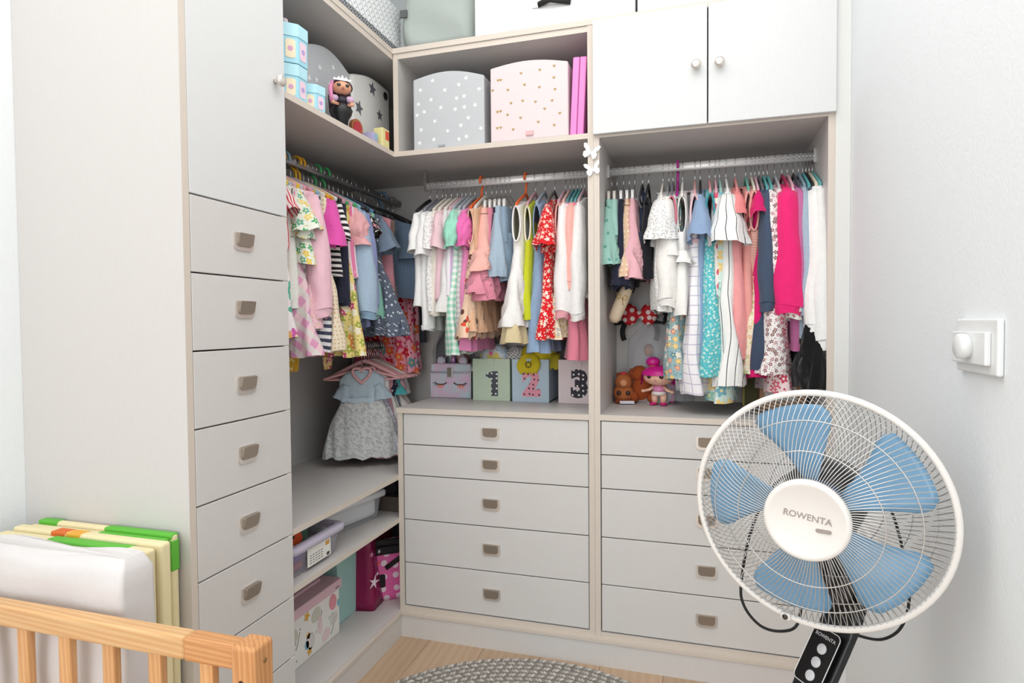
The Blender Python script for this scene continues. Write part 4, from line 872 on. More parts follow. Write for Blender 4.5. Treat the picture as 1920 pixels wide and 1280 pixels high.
# unicorn vanity case
t = thing('vanity_case', 'fluffy pastel unicorn vanity case with eyelashes and metal clasp', 'case', (.078, .29, ZC+.0005)); FUR = NT('pastel_fur')
v, x, y, z = FUR.coord(); n1 = FUR.noise(v, 22, 2); FUR.L(FUR.mix(FUR.math('MULTIPLY_ADD', n1, 2.4, -.7), '#f4c6e2', '#cfe9ee'), FUR.b.inputs['Base Color']); FUR.b.inputs['Roughness'].default_value = .9; FUR.bump(FUR.noise(v, 500, 3), .9, .004)
SIL = solid('#cfcbd4', .3, .7)
cb = MB().box(-.083, .083, 0, .1, 0, .098).build('body', FUR.m, t, bevel=.006); MB().box(-.084, .084, -.001, .101, .100, .134).build('lid', FUR.m, t, bevel=.008)
for x in (-.085, .080): MB().box(x, x+.005, -.003, .102, 0, .1).build('metal_edge', SIL, t, bevel=.001)
MB().box(-.086, .086, -.004, .103, .097, .103).build('metal_rim', SIL, t, bevel=.001)
MB().box(-.011, .011, -.008, -.002, .082, .118).build('clasp', solid('#c9c3bd', .25, .9), t, bevel=.002)
for s in (-1, 1):
    mb = MB(); pts = [(s*.04+.024*cos(a), -.0035, .062+.009*sin(a)) for a in [pi+pi*i/8 for i in range(9)]]; mb.tube(pts, .0017, 6)
    for i in range(1, 8): a = pi+pi*i/8; mb.tube([(s*.04+.024*cos(a), -.004, .062+.009*sin(a)), (s*.04+.031*cos(a)+s*.003, -.006, .062+.019*sin(a)+.003)], .0009, 5)
    mb.build('eyelashes', DARK, t); mb = MB(); mb.ball((s*.042, -.0005, .047), .014, .0025, .009); mb.build('cheek', solid('#f29f96', .9), t)
    MB().ball((s*.046, .02, .143), .018, .014, .018, wob=lambda a, p_: 1+.06*sin(8*a+5*p_)).build('ear_pompom', FUR.m, t)
mb = MB(); mb.tube([(.0, .03, .132), (.002, .028, .15), (.003, .027, .168)], [.011, .008, .002], 12); mb.build('horn', solid('#c58fc0', .3, .5), t)
MB().tube([(.05*cos(a), .05, .13+.045*sin(a)) for a in [pi*i/12 for i in range(13)]], .003, 8).build('carry_handle', solid('#b8adbb', .3), t)
t = thing('bagged_clothes', 'dark clothes in clear plastic behind the vanity case', 'bag', (.03, .395, ZC+.001))
MB().ball((0, 0, .12), .06, .035, .13, wob=lambda a, p_: 1+.1*sin(5*a+4*p_)).build('dark_bundle', solid('#2b2a2e', .25, bump=.6, bscale=30), t); MB().ball((.055, 0, .13), .03, .03, .12, wob=lambda a, p_: 1+.1*sin(4*a+3*p_)).build('orange_bundle', solid('#c2431f', .4), t)
MB().ball((.02, 0, .13), .09, .05, .145, wob=lambda a, p_: 1+.08*sin(7*a+5*p_)).build('clear_bag', solid('#dfe2e6', .12, alpha=.22), t)
t = thing('floppy_hat', 'grey green floppy hat behind the green cube', 'hat', (.19, .36, ZB-.05)); MB().lathe([(.075, 0), (.06, .02), (.045, .035), (.03, .05), (.004, .055)], 24).build('crown', solid('#b3b7a8', .8), t)
# ---------------------------------------------------------------- right counter
t = thing('plush_toy', 'brown plush toy with big dark eyes in the corner', 'plush toy', (.738, .30, ZC+.001), .1); BR = solid('#b5683a', .95, bump=.9, bscale=260); BR2 = solid('#8a4322', .95, bump=.9, bscale=260)
MB().ball((0, 0, .035), .036, .03, .035).build('body', BR, t); hd = MB().ball((0, -.006, .075), .030, .027, .03).build('head', BR, t)
MB().ball((0, -.034, .074), .013, .006, .012).build('muzzle', solid('#d9956a', .9), hd)
for s in (-1, 1): MB().ball((s*.016, -.028, .038), .0085, .005, .0085).build('eye_patch', solid('#3a2015', .5), t); MB().ball((s*.017, -.002, .1), .009, .006, .009).build('ear', BR2, t); MB().ball((s*.017, -.02, .008), .014, .016, .010).build('foot', BR2, t)
MB().ball((.0, -.008, .106), .012, .01, .006).build('red_bow', solid('#d23a44', .8), t)
t = thing('plush_toy', 'rust brown plush toy leaning behind the smaller plush', 'plush toy', (.806, .325, ZC+.001)); RB = solid('#a04a1e', .95, bump=.9, bscale=260)
MB().ball((0, 0, .05), .044, .036, .052).build('body', RB, t); MB().ball((-.012, -.005, .103), .034, .03, .03).build('head', RB, t)
for s in (-1, 1): MB().ball((-.012+s*.03, -.012, .098), .010, .012, .024).build('ear', BR2, t); MB().ball((s*.03, -.025, .022), .017, .02, .02).build('paw', RB, t)
t = thing('hair_clip', 'striped hair clip lying in front of the plush toys', 'hair clip', (at(1187, 750, Z=ZC).x-.01, .27, ZC+.001), .2)
for i, c in enumerate(('#e8e4ee', '#8a9fd0', '#d0506a', '#e8e4ee')): MB().box(-.025, .025, i*.006-.012, i*.006-.0065, .002, .012-.001*i).build('ribbon_stripe', solid(c, .6), t, bevel=.001)
# pink-haired vinyl doll
q = at(1234, 752, Y=.27); t = thing('vinyl_doll', 'vinyl doll with pink bobbed hair and a bun', 'doll', (q.x+.003, .27, ZC+.001), -.25); t.scale = (1.3, 1.2, .9); VS = solid('#f0bfa4', .4); HP = solid('#d6218f', .35); PK = solid('#e58fbd', .5)
for s in (-1, 1): MB().tube([(s*.011, 0, .004), (s*.012, 0, .022), (s*.011, 0, .043)], [.007, .0085, .010], 10).build('leg', VS, t); MB().ball((s*.014, -.006, .005), .010, .015, .006).build('shoe', solid('#d8187e', .3), t)
MB().lathe([(.010, .036), (.020, .042), (.019, .05), (.016, .053)], 16).build('white_shorts', solid('#f3e9e6', .6), t); MB().lathe([(.0155, .053), (.016, .062), (.0145, .072), (.006, .077), (.006, .084)], 16).build('torso', PK, t)
for s in (-1, 1): mb = MB(); mb.tube([(s*.012, 0, .072), (s*.025, -.006, .058), (s*.036, -.012, .054)], [.006, .0058, .005], 8); mb.ball((s*.039, -.013, .0535), .0062); mb.build('arm', VS, t)
hd = MB().ball((0, -.002, .108), .042, .036, .033).build('head', VS, t)
for s in (-1, 1): e_ = MB().ball((s*.016, -.0345, .112), .0062, .003, .0078).build('eye', solid('#241a14', .15), hd); MB().ball((s*.022, -.033, .099), .004, .002, .003).build('cheek', solid('#ee9f98', .5), hd)
MB().ball((0, -.0375, .104), .0022).build('nose', VS, hd); MB().ball((0, -.0355, .0965), .005, .0015, .0013).build('mouth', solid('#c2506a', .4), hd)
mb = MB(); rings = []
for i in range(11):
    ph = pi/2*(1-i/10)*1.0; zz = .116+.037*sin(ph)-(.0 if i < 9 else 0); rr = .047*cos(ph); rings.append([(rr*cos(a), rr*.88*sin(a), zz) for a in [2*pi*j/28 for j in range(28)]])
lowr = []
for dz in (.012, .028, .04):
    lowr.append([((.047+dz*.06)*cos(a), (.042)*sin(a)-.0, .116-dz) for a in [2*pi*j/28 for j in range(28)]])
mb.loft(rings+lowr, skip=lambda i, j: i >= 10 and 15 <= j <= 26); mb.build('hair', HP, t); MB().ball((-.016, .0, .166), .019).build('hair_bun', HP, t); MB().lathe([(.011, .148), (.012, .151), (.011, .154)], 14, (-.015, 0, 0)).build('hair_band', solid('#d9a94a', .4), t)
MB().ball((.045, -.012, .12), .008, .006, .013).build('hair_bow', solid('#ee7f74', .5), t)
# clear bag with pink toys
t = thing('toy_bag', 'clear plastic bag of pink toys behind the pink-haired doll', 'bag', (.855, .355, ZC+.001)); t.scale = (1.05, 1, 1.15); LP = solid('#ee8fc6', .4)
for i, (x, y, z, sx, sz) in enumerate(((.02, 0, .0, .05, .06), (-.04, .01, .0, .03, .08), (.05, .01, .06, .045, .06), (.0, .012, .085, .03, .045))): MB().box(x-sx/2-.01, x+sx/2+.01, y-.02, y+.02, z, z+sz).build('pink_toy_block', LP, t, bevel=.006)
MB().lathe([(.046, 0), (.046, .006), (.002, .007)], 24, (.0, -.034, .03), 'Y').build('toy_plate', solid('#e9e3ec', .4), t)
dl = MB().ball((-.03, -.02, .16), .016, .015, .017).build('small_doll_head', solid('#b97a58', .5), t); MB().ball((-.03, -.013, .166), .017, .014, .016).build('small_doll_hair', solid('#8a4a30', .6), dl)
MB().lathe([(.006, .145), (.011, .125), (.008, .11)], 12, (-.03, -.018, 0)).build('small_doll_dress', solid('#c987c9', .5), t)
mb = MB(); rings = []
for i in range(12):
    f = i/11; rr = (.115*(1-.25*f)) if f < .75 else .115*(.8125-2.6*(f-.75)); rings.append([(rr*cos(a)*(1+.06*sin(5*a+f*6)), .5*rr*sin(a)*(1+.07*sin(6*a+f*9)), .004+.26*f+.006*sin(4*a)) for a in [2*pi*j/40 for j in range(40)]])
mb.loft(rings, False, True); mb.build('clear_film', solid('#e4e6ea', .1, alpha=.3, bump=1., bscale=32), t)
# headband with spotted bow
t = thing('headband', 'black headband with a red and white spotted bow', 'headband', (at(1200, 600, Y=.36).x, .35, at(1200, 600, Y=.36).z))
MB().tube([(.062*cos(a), .0, -.045+.062*sin(a)) for a in [pi*(-.15+1.3*i/24) for i in range(25)]], .004, 8, ry=.009).build('band', solid('#141416', .8), t)
SPOT = cloth('dots', '#c91f2b', '#f2e6e2', .001) ; k = NT('spotted_red'); v, x, y, z = k.coord(); cv = k.n('CombineXYZ'); k.L(k.math('MULTIPLY', x, 38), cv.inputs[0]); k.L(k.math('MULTIPLY', z, 38), cv.inputs[1]); qv = k.n('TexVoronoi', voronoi_dimensions='2D'); k.L(cv.outputs[0], qv.inputs['Vector']); qv.inputs['Scale'].default_value = 1; qv.inputs['Randomness'].default_value = .4
k.L(k.mix(k.step(qv.outputs['Distance'], .3), '#c91f2b', '#f3e4e0'), k.b.inputs['Base Color']); k.b.inputs['Roughness'].default_value = .7; SPOT = k.m
for s in (-1, 1):
    MB().ball((s*.033, -.03, .02), .030, .014, .036, wob=lambda a, p_: 1+.08*sin(3*a)).build('bow_loop', SPOT, t)
    mb = MB(); mb.tube([(s*.03, -.008, .018), (s*.06, -.006, .035), (s*.092, -.004, .02), (s*.085, -.004, -.012), (s*.045, -.006, -.006)], [.012, .017, .02, .018, .010], 10, ry=.008); mb.build('ribbon_loop', solid('#151517', .85), t)
MB().ball((0, -.034, .02), .010, .012, .014).build('bow_knot', SPOT, t)
# ballet slipper hanging by its ribbon
q = at(1165, 568, Y=.16); t = thing('ballet_slipper', 'beige ballet slipper with gold bow hanging beside the side panel', 'shoe', (q.x, .16, q.z)); SLP = solid('#ddc7ab', .6); t.rotation_euler = (0, .35, 0)
mb = MB(); mb.tube([(.0, 0, .075), (.001, 0, .05), (.0, -.002, .02), (-.002, -.004, -.02), (-.003, -.006, -.055), (-.002, -.004, -.068)], [.012, .017, .019, .020, .018, .010], 14, ry=[.012, .02, .022, .022, .02, .012]); mb.build('shoe_body', SLP, t)
mb = MB(); mb.tube([(-.012+.006*sin(a), -.021, .018+.008*cos(a)) for a in [2*pi*i/10 for i in range(10)]], .0012, 6, closed=True); mb.tube([(.008+.006*sin(a), -.021, .02+.008*cos(a)) for a in [2*pi*i/10 for i in range(10)]], .0012, 6, closed=True); mb.tube([(0, -.022, .018), (.01, -.022, -.005)], .0012, 6); mb.build('gold_bow', solid('#b8923c', .3, .8), t)
o = MB().tube([at(1150, 480, Y=.14), at(1151, 510, Y=.135), at(1155, 533, Y=.13), at(1159, 515, Y=.135), at(1158, 480, Y=.14)], .0025, 8, ry=.006).build('mint_ribbon', solid('#4fb5a6', .6)); tag(o, 'mint ribbon loop below the mint skirt', 'ribbon')
# cardboard box, book
t = thing('cardboard_box', 'brown cardboard box with white label behind the fan', 'box', (1.255, .3, ZC+.001)); MB().box(-.07, .07, -.06, .1, 0, .085).build('body', solid('#c39a74', .8), t, bevel=.002)
MB().box(-.055, .04, -.0615, -.0602, .03, .075).build('paper_label', solid('#ece6e2', .7), t); MB().box(-.06, .05, -.05, .06, .0852, .094).build('white_leaflet', solid('#ece8e6', .7), t)
t = thing('picture_book', 'green and yellow book standing against the back panel', 'book', (1.145, .33, ZC+.001)); MB().box(-.006, .05, -.008, .008, 0, .13).build('cover', solid('#5d5a2c', .6), t, bevel=.001); MB().box(-.007, -.0005, -.0085, .0085, 0, .13).build('spine', solid('#bfae62', .6), t)
# ---------------------------------------------------------------- lower shelves on the left
def tub(label, c, rz, lx, ly, h, zb, lidcol, tint, al=.3):
    t = thing('plastic_tub', label, 'storage tub', (c[0], c[1], zb), rz)
    def rr(s_, e_): return rrect(-lx/2*s_-e_, lx/2*s_+e_, -ly/2*s_-e_, ly/2*s_+e_, .02)
    mb = MB(); mb.loft([[(x, y, z) for x, y in rr(s_, 0)] for s_, z in ((.88, .001), (.9, .004), (.97, h*.8), (1, h))], True, False); mb.build('tub_body', solid(tint, .12, alpha=al), t)
    mb = MB(); mb.loft([[(x, y, z) for x, y in rr(1, e_)] for e_, z in ((.002, h-.014), (.008, h-.012), (.009, h+.004), (.003, h+.009), (-.01, h+.009))], False, False); mb.build('rim', solid(lidcol, .3, alpha=.92), t)
    return t
t = tub('clear plastic tub with lilac rim, toys and a paper label', (-.135, -.435), 0, .225, .235, .078, .4077, '#cfc8dc', '#c9c4d6', .35)
MB().ball((.03, -.05, .085), .05, .05, .04, wob=lambda a, p_: 1+.08*sin(4*a+p_*3)).build('orange_plush', solid('#d9532a', .9, bump=.5, bscale=200), t); MB().ball((.083, -.075, .1), .004).build('plush_eye', DARK, t)
MB().box(-.02, .09, -.1, -.03, .03, .062).build('purple_toy', solid('#7a55b0', .5), t, bevel=.008); MB().box(.0, .088, -.1, -.04, .006, .028).build('red_toy', solid('#b84a48', .5), t, bevel=.008); MB().ball((-.02, .05, .06), .05, .05, .04).build('green_toy', solid('#4f7a66', .7), t)
lb = MB().box(.1115, .1122, -.055, .055, .012, .062).build('paper_label', solid('#eeece6', .6), t)
mb = MB(); [mb.box(.1122, .1125, -.045+c_*.013, -.036+c_*.013, .018+r_*.007, .021+r_*.007) for c_ in range(5) for r_ in range(4)]; mb.build('printed_text', solid('#8a8a8a', .6), lb); MB().box(.1122, .1126, .03, .048, .045, .057).build('printed_logo', solid('#d9a03a', .6), lb); MB().box(.1122, .1126, .034, .048, .015, .024).build('barcode', solid('#44423f', .6), lb)
t = tub('clear plastic tub full of white patterned cloth', (-.197, -.105), -.22, .22, .28, .088, .4077, '#e3e5ea', '#dfe3ea', .3)
MB().box(-.09, .095, -.12, .12, .006, .075).build('white_cloth', solid('#f0f1f3', .9, bump=1., bscale=45), t, bevel=.02, seg=3)
o = MB().box(-.3, -.03, .06, .3, .4085, .46).build('flat_box', solid('#5a4f48', .8), bevel=.002); tag(o, 'flat brown box behind the tub of white cloth', 'box')
o = MB().box(-.28, -.05, .07, .28, .461, .53).build('dark_bag', solid('#1b1a1c', .8, bump=.5, bscale=40), bevel=.02, seg=3); tag(o, 'black fabric bundle on the flat brown box', 'bundle')
# bottom shelf
t = thing('storage_box', 'white card box with pastel balloon print and pink lid', 'storage box', (-.118, -.3, ZPL+.0005), 0); zt = .158
MB().box(-.2, 0, -.2, .107, 0, zt).build('body', solid('#efeeea', .6), t, bevel=.002); ld = MB().box(-.205, .006, -.206, .115, zt-.012, zt+.018).build('lid', solid('#e0bcc6', .6), t, bevel=.003); MB().box(-.16, -.04, -.17, .07, zt+.018, zt+.03).build('lid_top', solid('#d9b3c0', .6), ld, bevel=.008, seg=3)
PR = random.Random(4)
def oval(cy, cz, ry, rz, rot): return [(cy+ry*cos(a)*cos(rot)-rz*sin(a)*sin(rot), cz+ry*cos(a)*sin(rot)+rz*sin(a)*cos(rot)) for a in [2*pi*i/16 for i in range(16)]]
for shp, c in (([oval(.07, .115, .02, .026, .2)], '#e59aa6'), ([oval(-.02, .115, .025, .02, .6), oval(-.13, .1, .02, .024, .3)], '#cfcdbf'), ([oval(.075, .06, .022, .018, .6), oval(-.05, .05, .022, .026, .2)], '#d9d6d0'), ([oval(.03, .03, .022, .018, .5), oval(-.0, .075, .012, .03, .1)], '#ecd5d6'), ([star(-.065, .13, .016, .4, .5), star(-.055, .022, .015, 1., .5), star(-.06, .07, .012, .2, .6)], '#e0ac4a'), ([oval(-.068, .045, .010, .013, 0), oval(.1, .1, .006, .012, 0)], '#8fc0d6')):
    print_part('balloon_print', shp, .0003, solid(c, .6), t, 'X')
for cy, cz in ((-.12, .075), (-.01, .09), (.06, .04)): MB().tube([(.0006, cy, cz-.02), (.0006, cy+.012, cz), (.0006, cy+.02, cz+.025)], .0007, 5).build('printed_line', solid('#4d4a46', .6), t)
mb = MB(); [mb.prism(star(-.18+PR.random()*.27, .01+PR.random()*.12, .004, PR.random(), .5), .0003, .0009, 'X') for _ in range(16)]; mb.build('small_star_print', solid('#9fb5b8', .6), t)
mb = MB(); [mb.box(.0062, .0066, .078+.0045*i_, .081+.0045*i_, zt-.004, zt-.0005) for i_ in range(5)]; o = mb.build('printed_text', solid('#4a4848', .6), ld); o['kind'] = 'stuff'
o = MB().box(-.38, -.145, -.16, -.025, ZPL+.0005, .365).build('storage_box', solid('#a6cfcb', .6), bevel=.003); tag(o, 'tall pale teal box on the bottom shelf', 'storage box')
t = thing('gift_bag', 'magenta translucent bag with white and orange flowers', 'bag', (-.15, -.0, ZPL+.0005), .2); mb = MB(); rings = []
for i in range(9): f = i/8; rings.append([((.065-.02*f)*max(-1, min(1, 1.3*cos(a)))*(1+.05*sin(3*a+f*5)), (.05-.01*f)*max(-1, min(1, 1.3*sin(a))), .25*f) for a in [2*pi*j/32 for j in range(32)]])
mb.loft(rings, True, True); mb.build('bag_body', solid('#8a124c', .3, bump=.5, bscale=25, vary=.25), t)
M_ = Matrix.Rotation(.85, 4, 'Z')
for (cy, cz, r, c, n_) in ((-.01, .1, .026, '#eddbe6', 5), (.012, .16, .010, '#e2653a', 6), (.015, .2, .008, '#f0e6ee', 6), (-.02, .2, .012, '#d98fb5', 5), (.005, .125, .007, '#f0e6ee', 5)):
    mb = MB(); mb.prism(star(cy, cz, r, .3, .3, n_), .0735, .075, 'X'); mb.xf(Matrix.Rotation(-.5, 4, 'Z')); mb.build('flower_print', solid(c, .5), t)
k = NT('pink_spotted'); v, x, y, z = k.coord(); cv = k.n('CombineXYZ'); k.L(k.math('MULTIPLY', k.math('ADD', y, x), 24), cv.inputs[0]); k.L(k.math('MULTIPLY', z, 24), cv.inputs[1]); qv = k.n('TexVoronoi', voronoi_dimensions='2D'); k.L(cv.outputs[0], qv.inputs['Vector']); qv.inputs['Scale'].default_value = 1; qv.inputs['Randomness'].default_value = .35
k.L(k.mix(k.step(qv.outputs['Distance'], .26), '#ef6cb0', '#fbe3ee'), k.b.inputs['Base Color']); k.b.inputs['Roughness'].default_value = .6
t = thing('backpack', 'pink spotted backpack with black trim and straps', 'backpack', (-.085, .085, ZPL+.0005), -.9); mb = MB(); rings = []
for i in range(11): f = i/10; s_ = (1-.35*f**4); rings.append([(.028*s_*max(-1, min(1, 1.3*cos(a)))+.006*sin(pi*f), .085*s_*max(-1, min(1, 1.25*sin(a))), .02*(1-f)*0+.21*f) for a in [2*pi*j/32 for j in range(32)]])
mb.loft(rings, True, True); mb.build('bag_body', k.m, t)
MB().box(.018, .0385, -.06, .06, .168, .2).build('black_flap', solid('#17161a', .7), t, bevel=.008, seg=3); MB().box(.02, .0375, -.07, -.02, .05, .1).build('black_pocket', solid('#17161a', .7), t, bevel=.008, seg=3); MB().tube([(.028, -.08, .205), (.034, -.04, .215), (.032, .04, .21), (.03, .07, .2)], .006, 8, ry=.012).build('black_trim', solid('#17161a', .7), t)
MB().tube([(.036, -.02, .12), (.037, .03, .15), (.036, .06, .17)], .005, 8, ry=.009).build('black_trim', solid('#17161a', .7), t)
MB().tube([(.02, -.09, .19), (.03, -.1, .12), (.04, -.11, .05), (.055, -.125, .012), (.07, -.14, .004)], .003, 8, ry=.012).build('strap', solid('#121214', .8), t)
for i, (c, lab) in enumerate((('#7a1c22', 'dark red book standing behind the backpack'), ('#ece9e2', 'white book standing behind the backpack'))):
    o = MB().box(-.115-.012*i, -.106-.012*i, .0, .15, ZPL+.0005, .31-.012*i).build('book', solid(c, .6), bevel=.001); tag(o, lab, 'book')
# ---------------------------------------------------------------- pedestal fan
FC = at(1528, 955, D=1.0); FAZ = -.35; RF = .190
fan = thing('pedestal_fan', 'white and black pedestal fan with translucent blue blades', 'fan', (FC.x, FC.y, 0), FAZ)
Zf = FC.z
IV = solid('#f1ede8', .4); WIRE = solid('#d6d3d0', .22, .7)
def ringpts(r, y, n=72): return [(r*cos(a), y, Zf+r*sin(a)) for a in [2*pi*i/n for i in range(n)]]
MB().tube(ringpts(RF, 0), .0045, 10, closed=True, ry=.0055).build('rim', IV, fan)
def grille(front):
    mb = MB(); n = 120; s = -1 if front else 1
    def yy(f): return s*(.062*(1-f**2.6)) if front else s*(.078*(1-f**3.5))
    r0 = .052 if front else .05
    for i in range(n):
        pts = []
        for j in range(9):
            f = j/8; r = r0+(RF-r0)*f; a = 2*pi*i/n+(.28*(1-f) if front else -.5*(1-f)); pts.append((r*cos(a), yy((r-r0)/(RF-r0)), Zf+r*sin(a)))
        mb.tube(pts, .00075, 5, cap=False)
    for r in ((.105, .15) if front else (.09, .13, .165)): mb.tube(ringpts(r, yy((r-r0)/(RF-r0))+.001*s), .001, 5, closed=True)
    o = mb.build('front_grille' if front else 'rear_grille', WIRE, fan); o['kind'] = 'stuff'; return o
grille(True); grille(False)
cap_ = MB().lathe([(.001, -.071), (.052, -.070), (.0555, -.0725), (.061, -.0715), (.063, -.066), (.0625, -.058), (.055, -.054)], 48, (0, 0, Zf), 'Y').build('hub_cap', IV, fan)
TG = solid('#a59a94', .4)
text('lettering', 'ROWENTA', .0138, TG, cap_, Matrix.Translation((.002, -.0708, Zf+.006)) @ Matrix.Rotation(.1, 4, 'Y') @ FACE_Y, .0004, .0002)
MB().prism(rrect(.014, .036, Zf-.0145, Zf-.0085, .0029), -.0709, -.0716, 'Y').build('badge', TG, cap_)
BLUE = solid('#84b4d8', .2, alpha=.8, name='translucent_blue')
for kx in range(5):
    a0 = radians([98, 172, 250, 314, 26][kx]); rings = []
    for i in range(14):
        f = i/13; r = .045+.127*f; hwid = radians(15+8*min(1, f*1.3)-(5*(max(0, f-.85)/.15)**2))
        rings.append([(r*cos(a0+hwid*u+.12*f), .012*u*(1-.3*f)+.004, Zf+r*sin(a0+hwid*u+.12*f)) for u in [-1+2*j/8 for j in range(9)]])
    mb = MB(); mb.loft(rings, closed=False); o = mb.build('blade', BLUE, fan); sm_ = o.modifiers.new('thick', 'SOLIDIFY'); sm_.thickness = .0016
MB().lathe([(.002, -.03), (.04, -.028), (.046, -.01), (.046, .02), (.03, .022)], 32, (0, 0, Zf), 'Y').build('blade_hub', solid('#5b6f96', .3, alpha=.9), fan)
MB().lathe([(.03, .03), (.058, .035), (.066, .06), (.066, .12), (.055, .165), (.03, .18), (.002, .182)], 32, (0, 0, Zf), 'Y').build('motor_housing', solid('#1d1c1e', .35), fan)
BK = solid('#18181a', .35)
AX = Vector((.016, .105, 0)); CH = Matrix.Translation(AX+Vector((.014, 0, 0))) @ Matrix.Rotation(-.62, 4, 'Z')
mb = MB(); mb.loft([[(AX.x+hw*sx, AX.y+sy*.015, z) for sx, sy in ((-1, -1), (1, -1), (1, 1), (-1, 1))] for z, hw in ((Zf-.02, .036), (Zf-.06, .03), (Zf-.12, .027), (Zf-.17, .03), (Zf-.19, .032))], True, True, sm=False); mb.build('neck', BK, fan, bevel=.006, seg=3)
sec = [(.004, Zf-.165, .032), (.0, Zf-.195, .034), (-.012, Zf-.222, .035), (-.034, Zf-.26, .035), (-.060, Zf-.303, .035), (-.08, Zf-.34, .034), (-.072, Zf-.38, .03)]
mb = MB(); mb.loft([[(hw*sx, y+sy*.014, z+sy*.008) for sx, sy in ((-1, -1), (1, -1), (1, 1), (-1, 1))] for y, z, hw in sec], True, True, sm=False); mb.xf(CH); mb.build('control_head', BK, fan, bevel=.005, seg=3)
pa, pb = Vector((0, -.020, Zf-.236)), Vector((0, -.072, Zf-.322)); ax = (pb-pa).normalized(); nx = Vector((0, ax.z, -ax.y)); nx = nx if nx.y < 0 else -nx
PM = CH @ Matrix(((1, 0, nx.x, 0), (0, -ax.y, nx.y, (pa.y+pb.y)/2), (0, -ax.z, nx.z, (pa.z+pb.z)/2), (0, 0, 0, 1))) @ Matrix.Translation((0, 0, .0165))
pan = MB().prism(rrect(-.029, .029, -.05, .05, .009), 0, .0012, 'Z').xf(PM).build('control_panel', solid('#0f0f11', .2), fan)
MB().tube([(x, y, .0014) for x, y in rrect(-.028, .028, -.049, .049, .009)], .0008, 5, closed=True).xf(PM).build('panel_outline', WHITE, pan)
for yb, r in ((.016, .009), (-.008, .009), (-.032, .009)): MB().lathe([(r, .001), (r, .003), (r*.9, .0036), (.001, .0037)], 20, (.003, yb, 0)).xf(PM).build('button', solid('#d9dadd', .35), pan)
text('lettering', 'ROWENTA', .0085, solid('#d9dadd', .4), pan, PM @ Matrix.Translation((.0, .036, .0015)), .0002)
PB = CH @ Vector((0, -.06, 0))
MB().tube([(PB.x, PB.y, Zf-.37), (PB.x, PB.y, .3), (PB.x, PB.y, .03)], .013, 16).build('pole', solid('#c9c9c9', .3, .6), fan)
MB().lathe([(.15, .001), (.15, .012), (.12, .025), (.03, .04), (.018, .07)], 40, (PB.x, PB.y, 0)).build('base', IV, fan)
def cable(pp, D, nm='cable'):
    M_ = fan.matrix_world.inverted(); P = [at(a, b, D=D+dd) for a, b, dd in pp]; out = []
    for i in range(len(P)-1):
        p0, p1, p2, p3 = P[max(0, i-1)], P[i], P[i+1], P[min(len(P)-1, i+2)]
        for j in range(6):
            t_ = j/6; out.append(.5*((2*p1)+(p2-p0)*t_+(2*p0-5*p1+4*p2-p3)*t_*t_+(3*p1-p0-3*p2+p3)*t_**3))
    out.append(P[-1]); return [M_ @ p for p in out]
bpy.context.view_layer.update()
MB().tube(cable([(1545, 860, .17), (1455, 905, .15), (1410, 990, .14), (1390, 1090, .14), (1395, 1135, .13), (1425, 1172, .12), (1463, 1183, .11), (1495, 1170, .11), (1502, 1110, .11), (1488, 1040, .12)], 1.0), .0026, 8).build('cable', DARK, fan)
MB().tube(cable([(1590, 880, .17), (1660, 935, .15), (1695, 1040, .13), (1705, 1120, .12), (1690, 1175, .11), (1655, 1198, .1), (1612, 1192, .08), (1590, 1180, .08)], 1.0), .0026, 8).build('cable', DARK, fan)
MB().lathe([(.004, -.012), (.0045, -.0125), (.001, -.013)], 12, (-.042, 0, Zf-.184), 'Y').build('rim_screw', solid('#55504c', .3, .7), fan)
MB().box(-.05, -.034, -.011, .008, Zf-.19, Zf-.178).build('rim_clip', IV, fan, bevel=.003)
# ---------------------------------------------------------------- crib rail
cr = thing('crib', 'pine crib with upright slats and a square corner post', 'crib', (0, 0, 0)); YCr = -1.13
MB().box(-.43, .2, YCr-.004, YCr+.026, .543, .582).build('top_rail', PINE, cr, bevel=.006, seg=3)
MB().box(.2002, .298, YCr-.004, YCr+.026, .543, .582).build('rail_end_block', PINED, cr, bevel=.004, seg=2)
MB().box(-.43, .298, YCr, YCr+.022, .12, .16).build('bottom_rail', PINE, cr, bevel=.004)
MB().box(.2985, .343, YCr-.012, YCr+.034, 0, .586).build('corner_post', wood('pine_post', '#dfa872', '#b97846', 2, 120), cr, bevel=.006, seg=3)
for p_ in (-.366, -.266, -.166, -.067, .033, .132, .237): MB().box(p_-.0135, p_+.0135, YCr+.003, YCr+.019, .155, .548).build('slat', PINEV, cr, bevel=.004)
for z_, y_, ax_ in ((.53, YCr-.0118, 'Y'),): MB().lathe([(.0048, 0), (.0048, -.0006), (.001, -.0007)], 12, (.318, y_, z_), ax_).build('screw_hole', solid('#3a2317', .8), cr)
MB().lathe([(.004, 0), (.004, .0006), (.001, .0007)], 12, (.3431, YCr+.012, .558), 'X').build('screw_hole', solid('#8a6a3a', .8), cr)
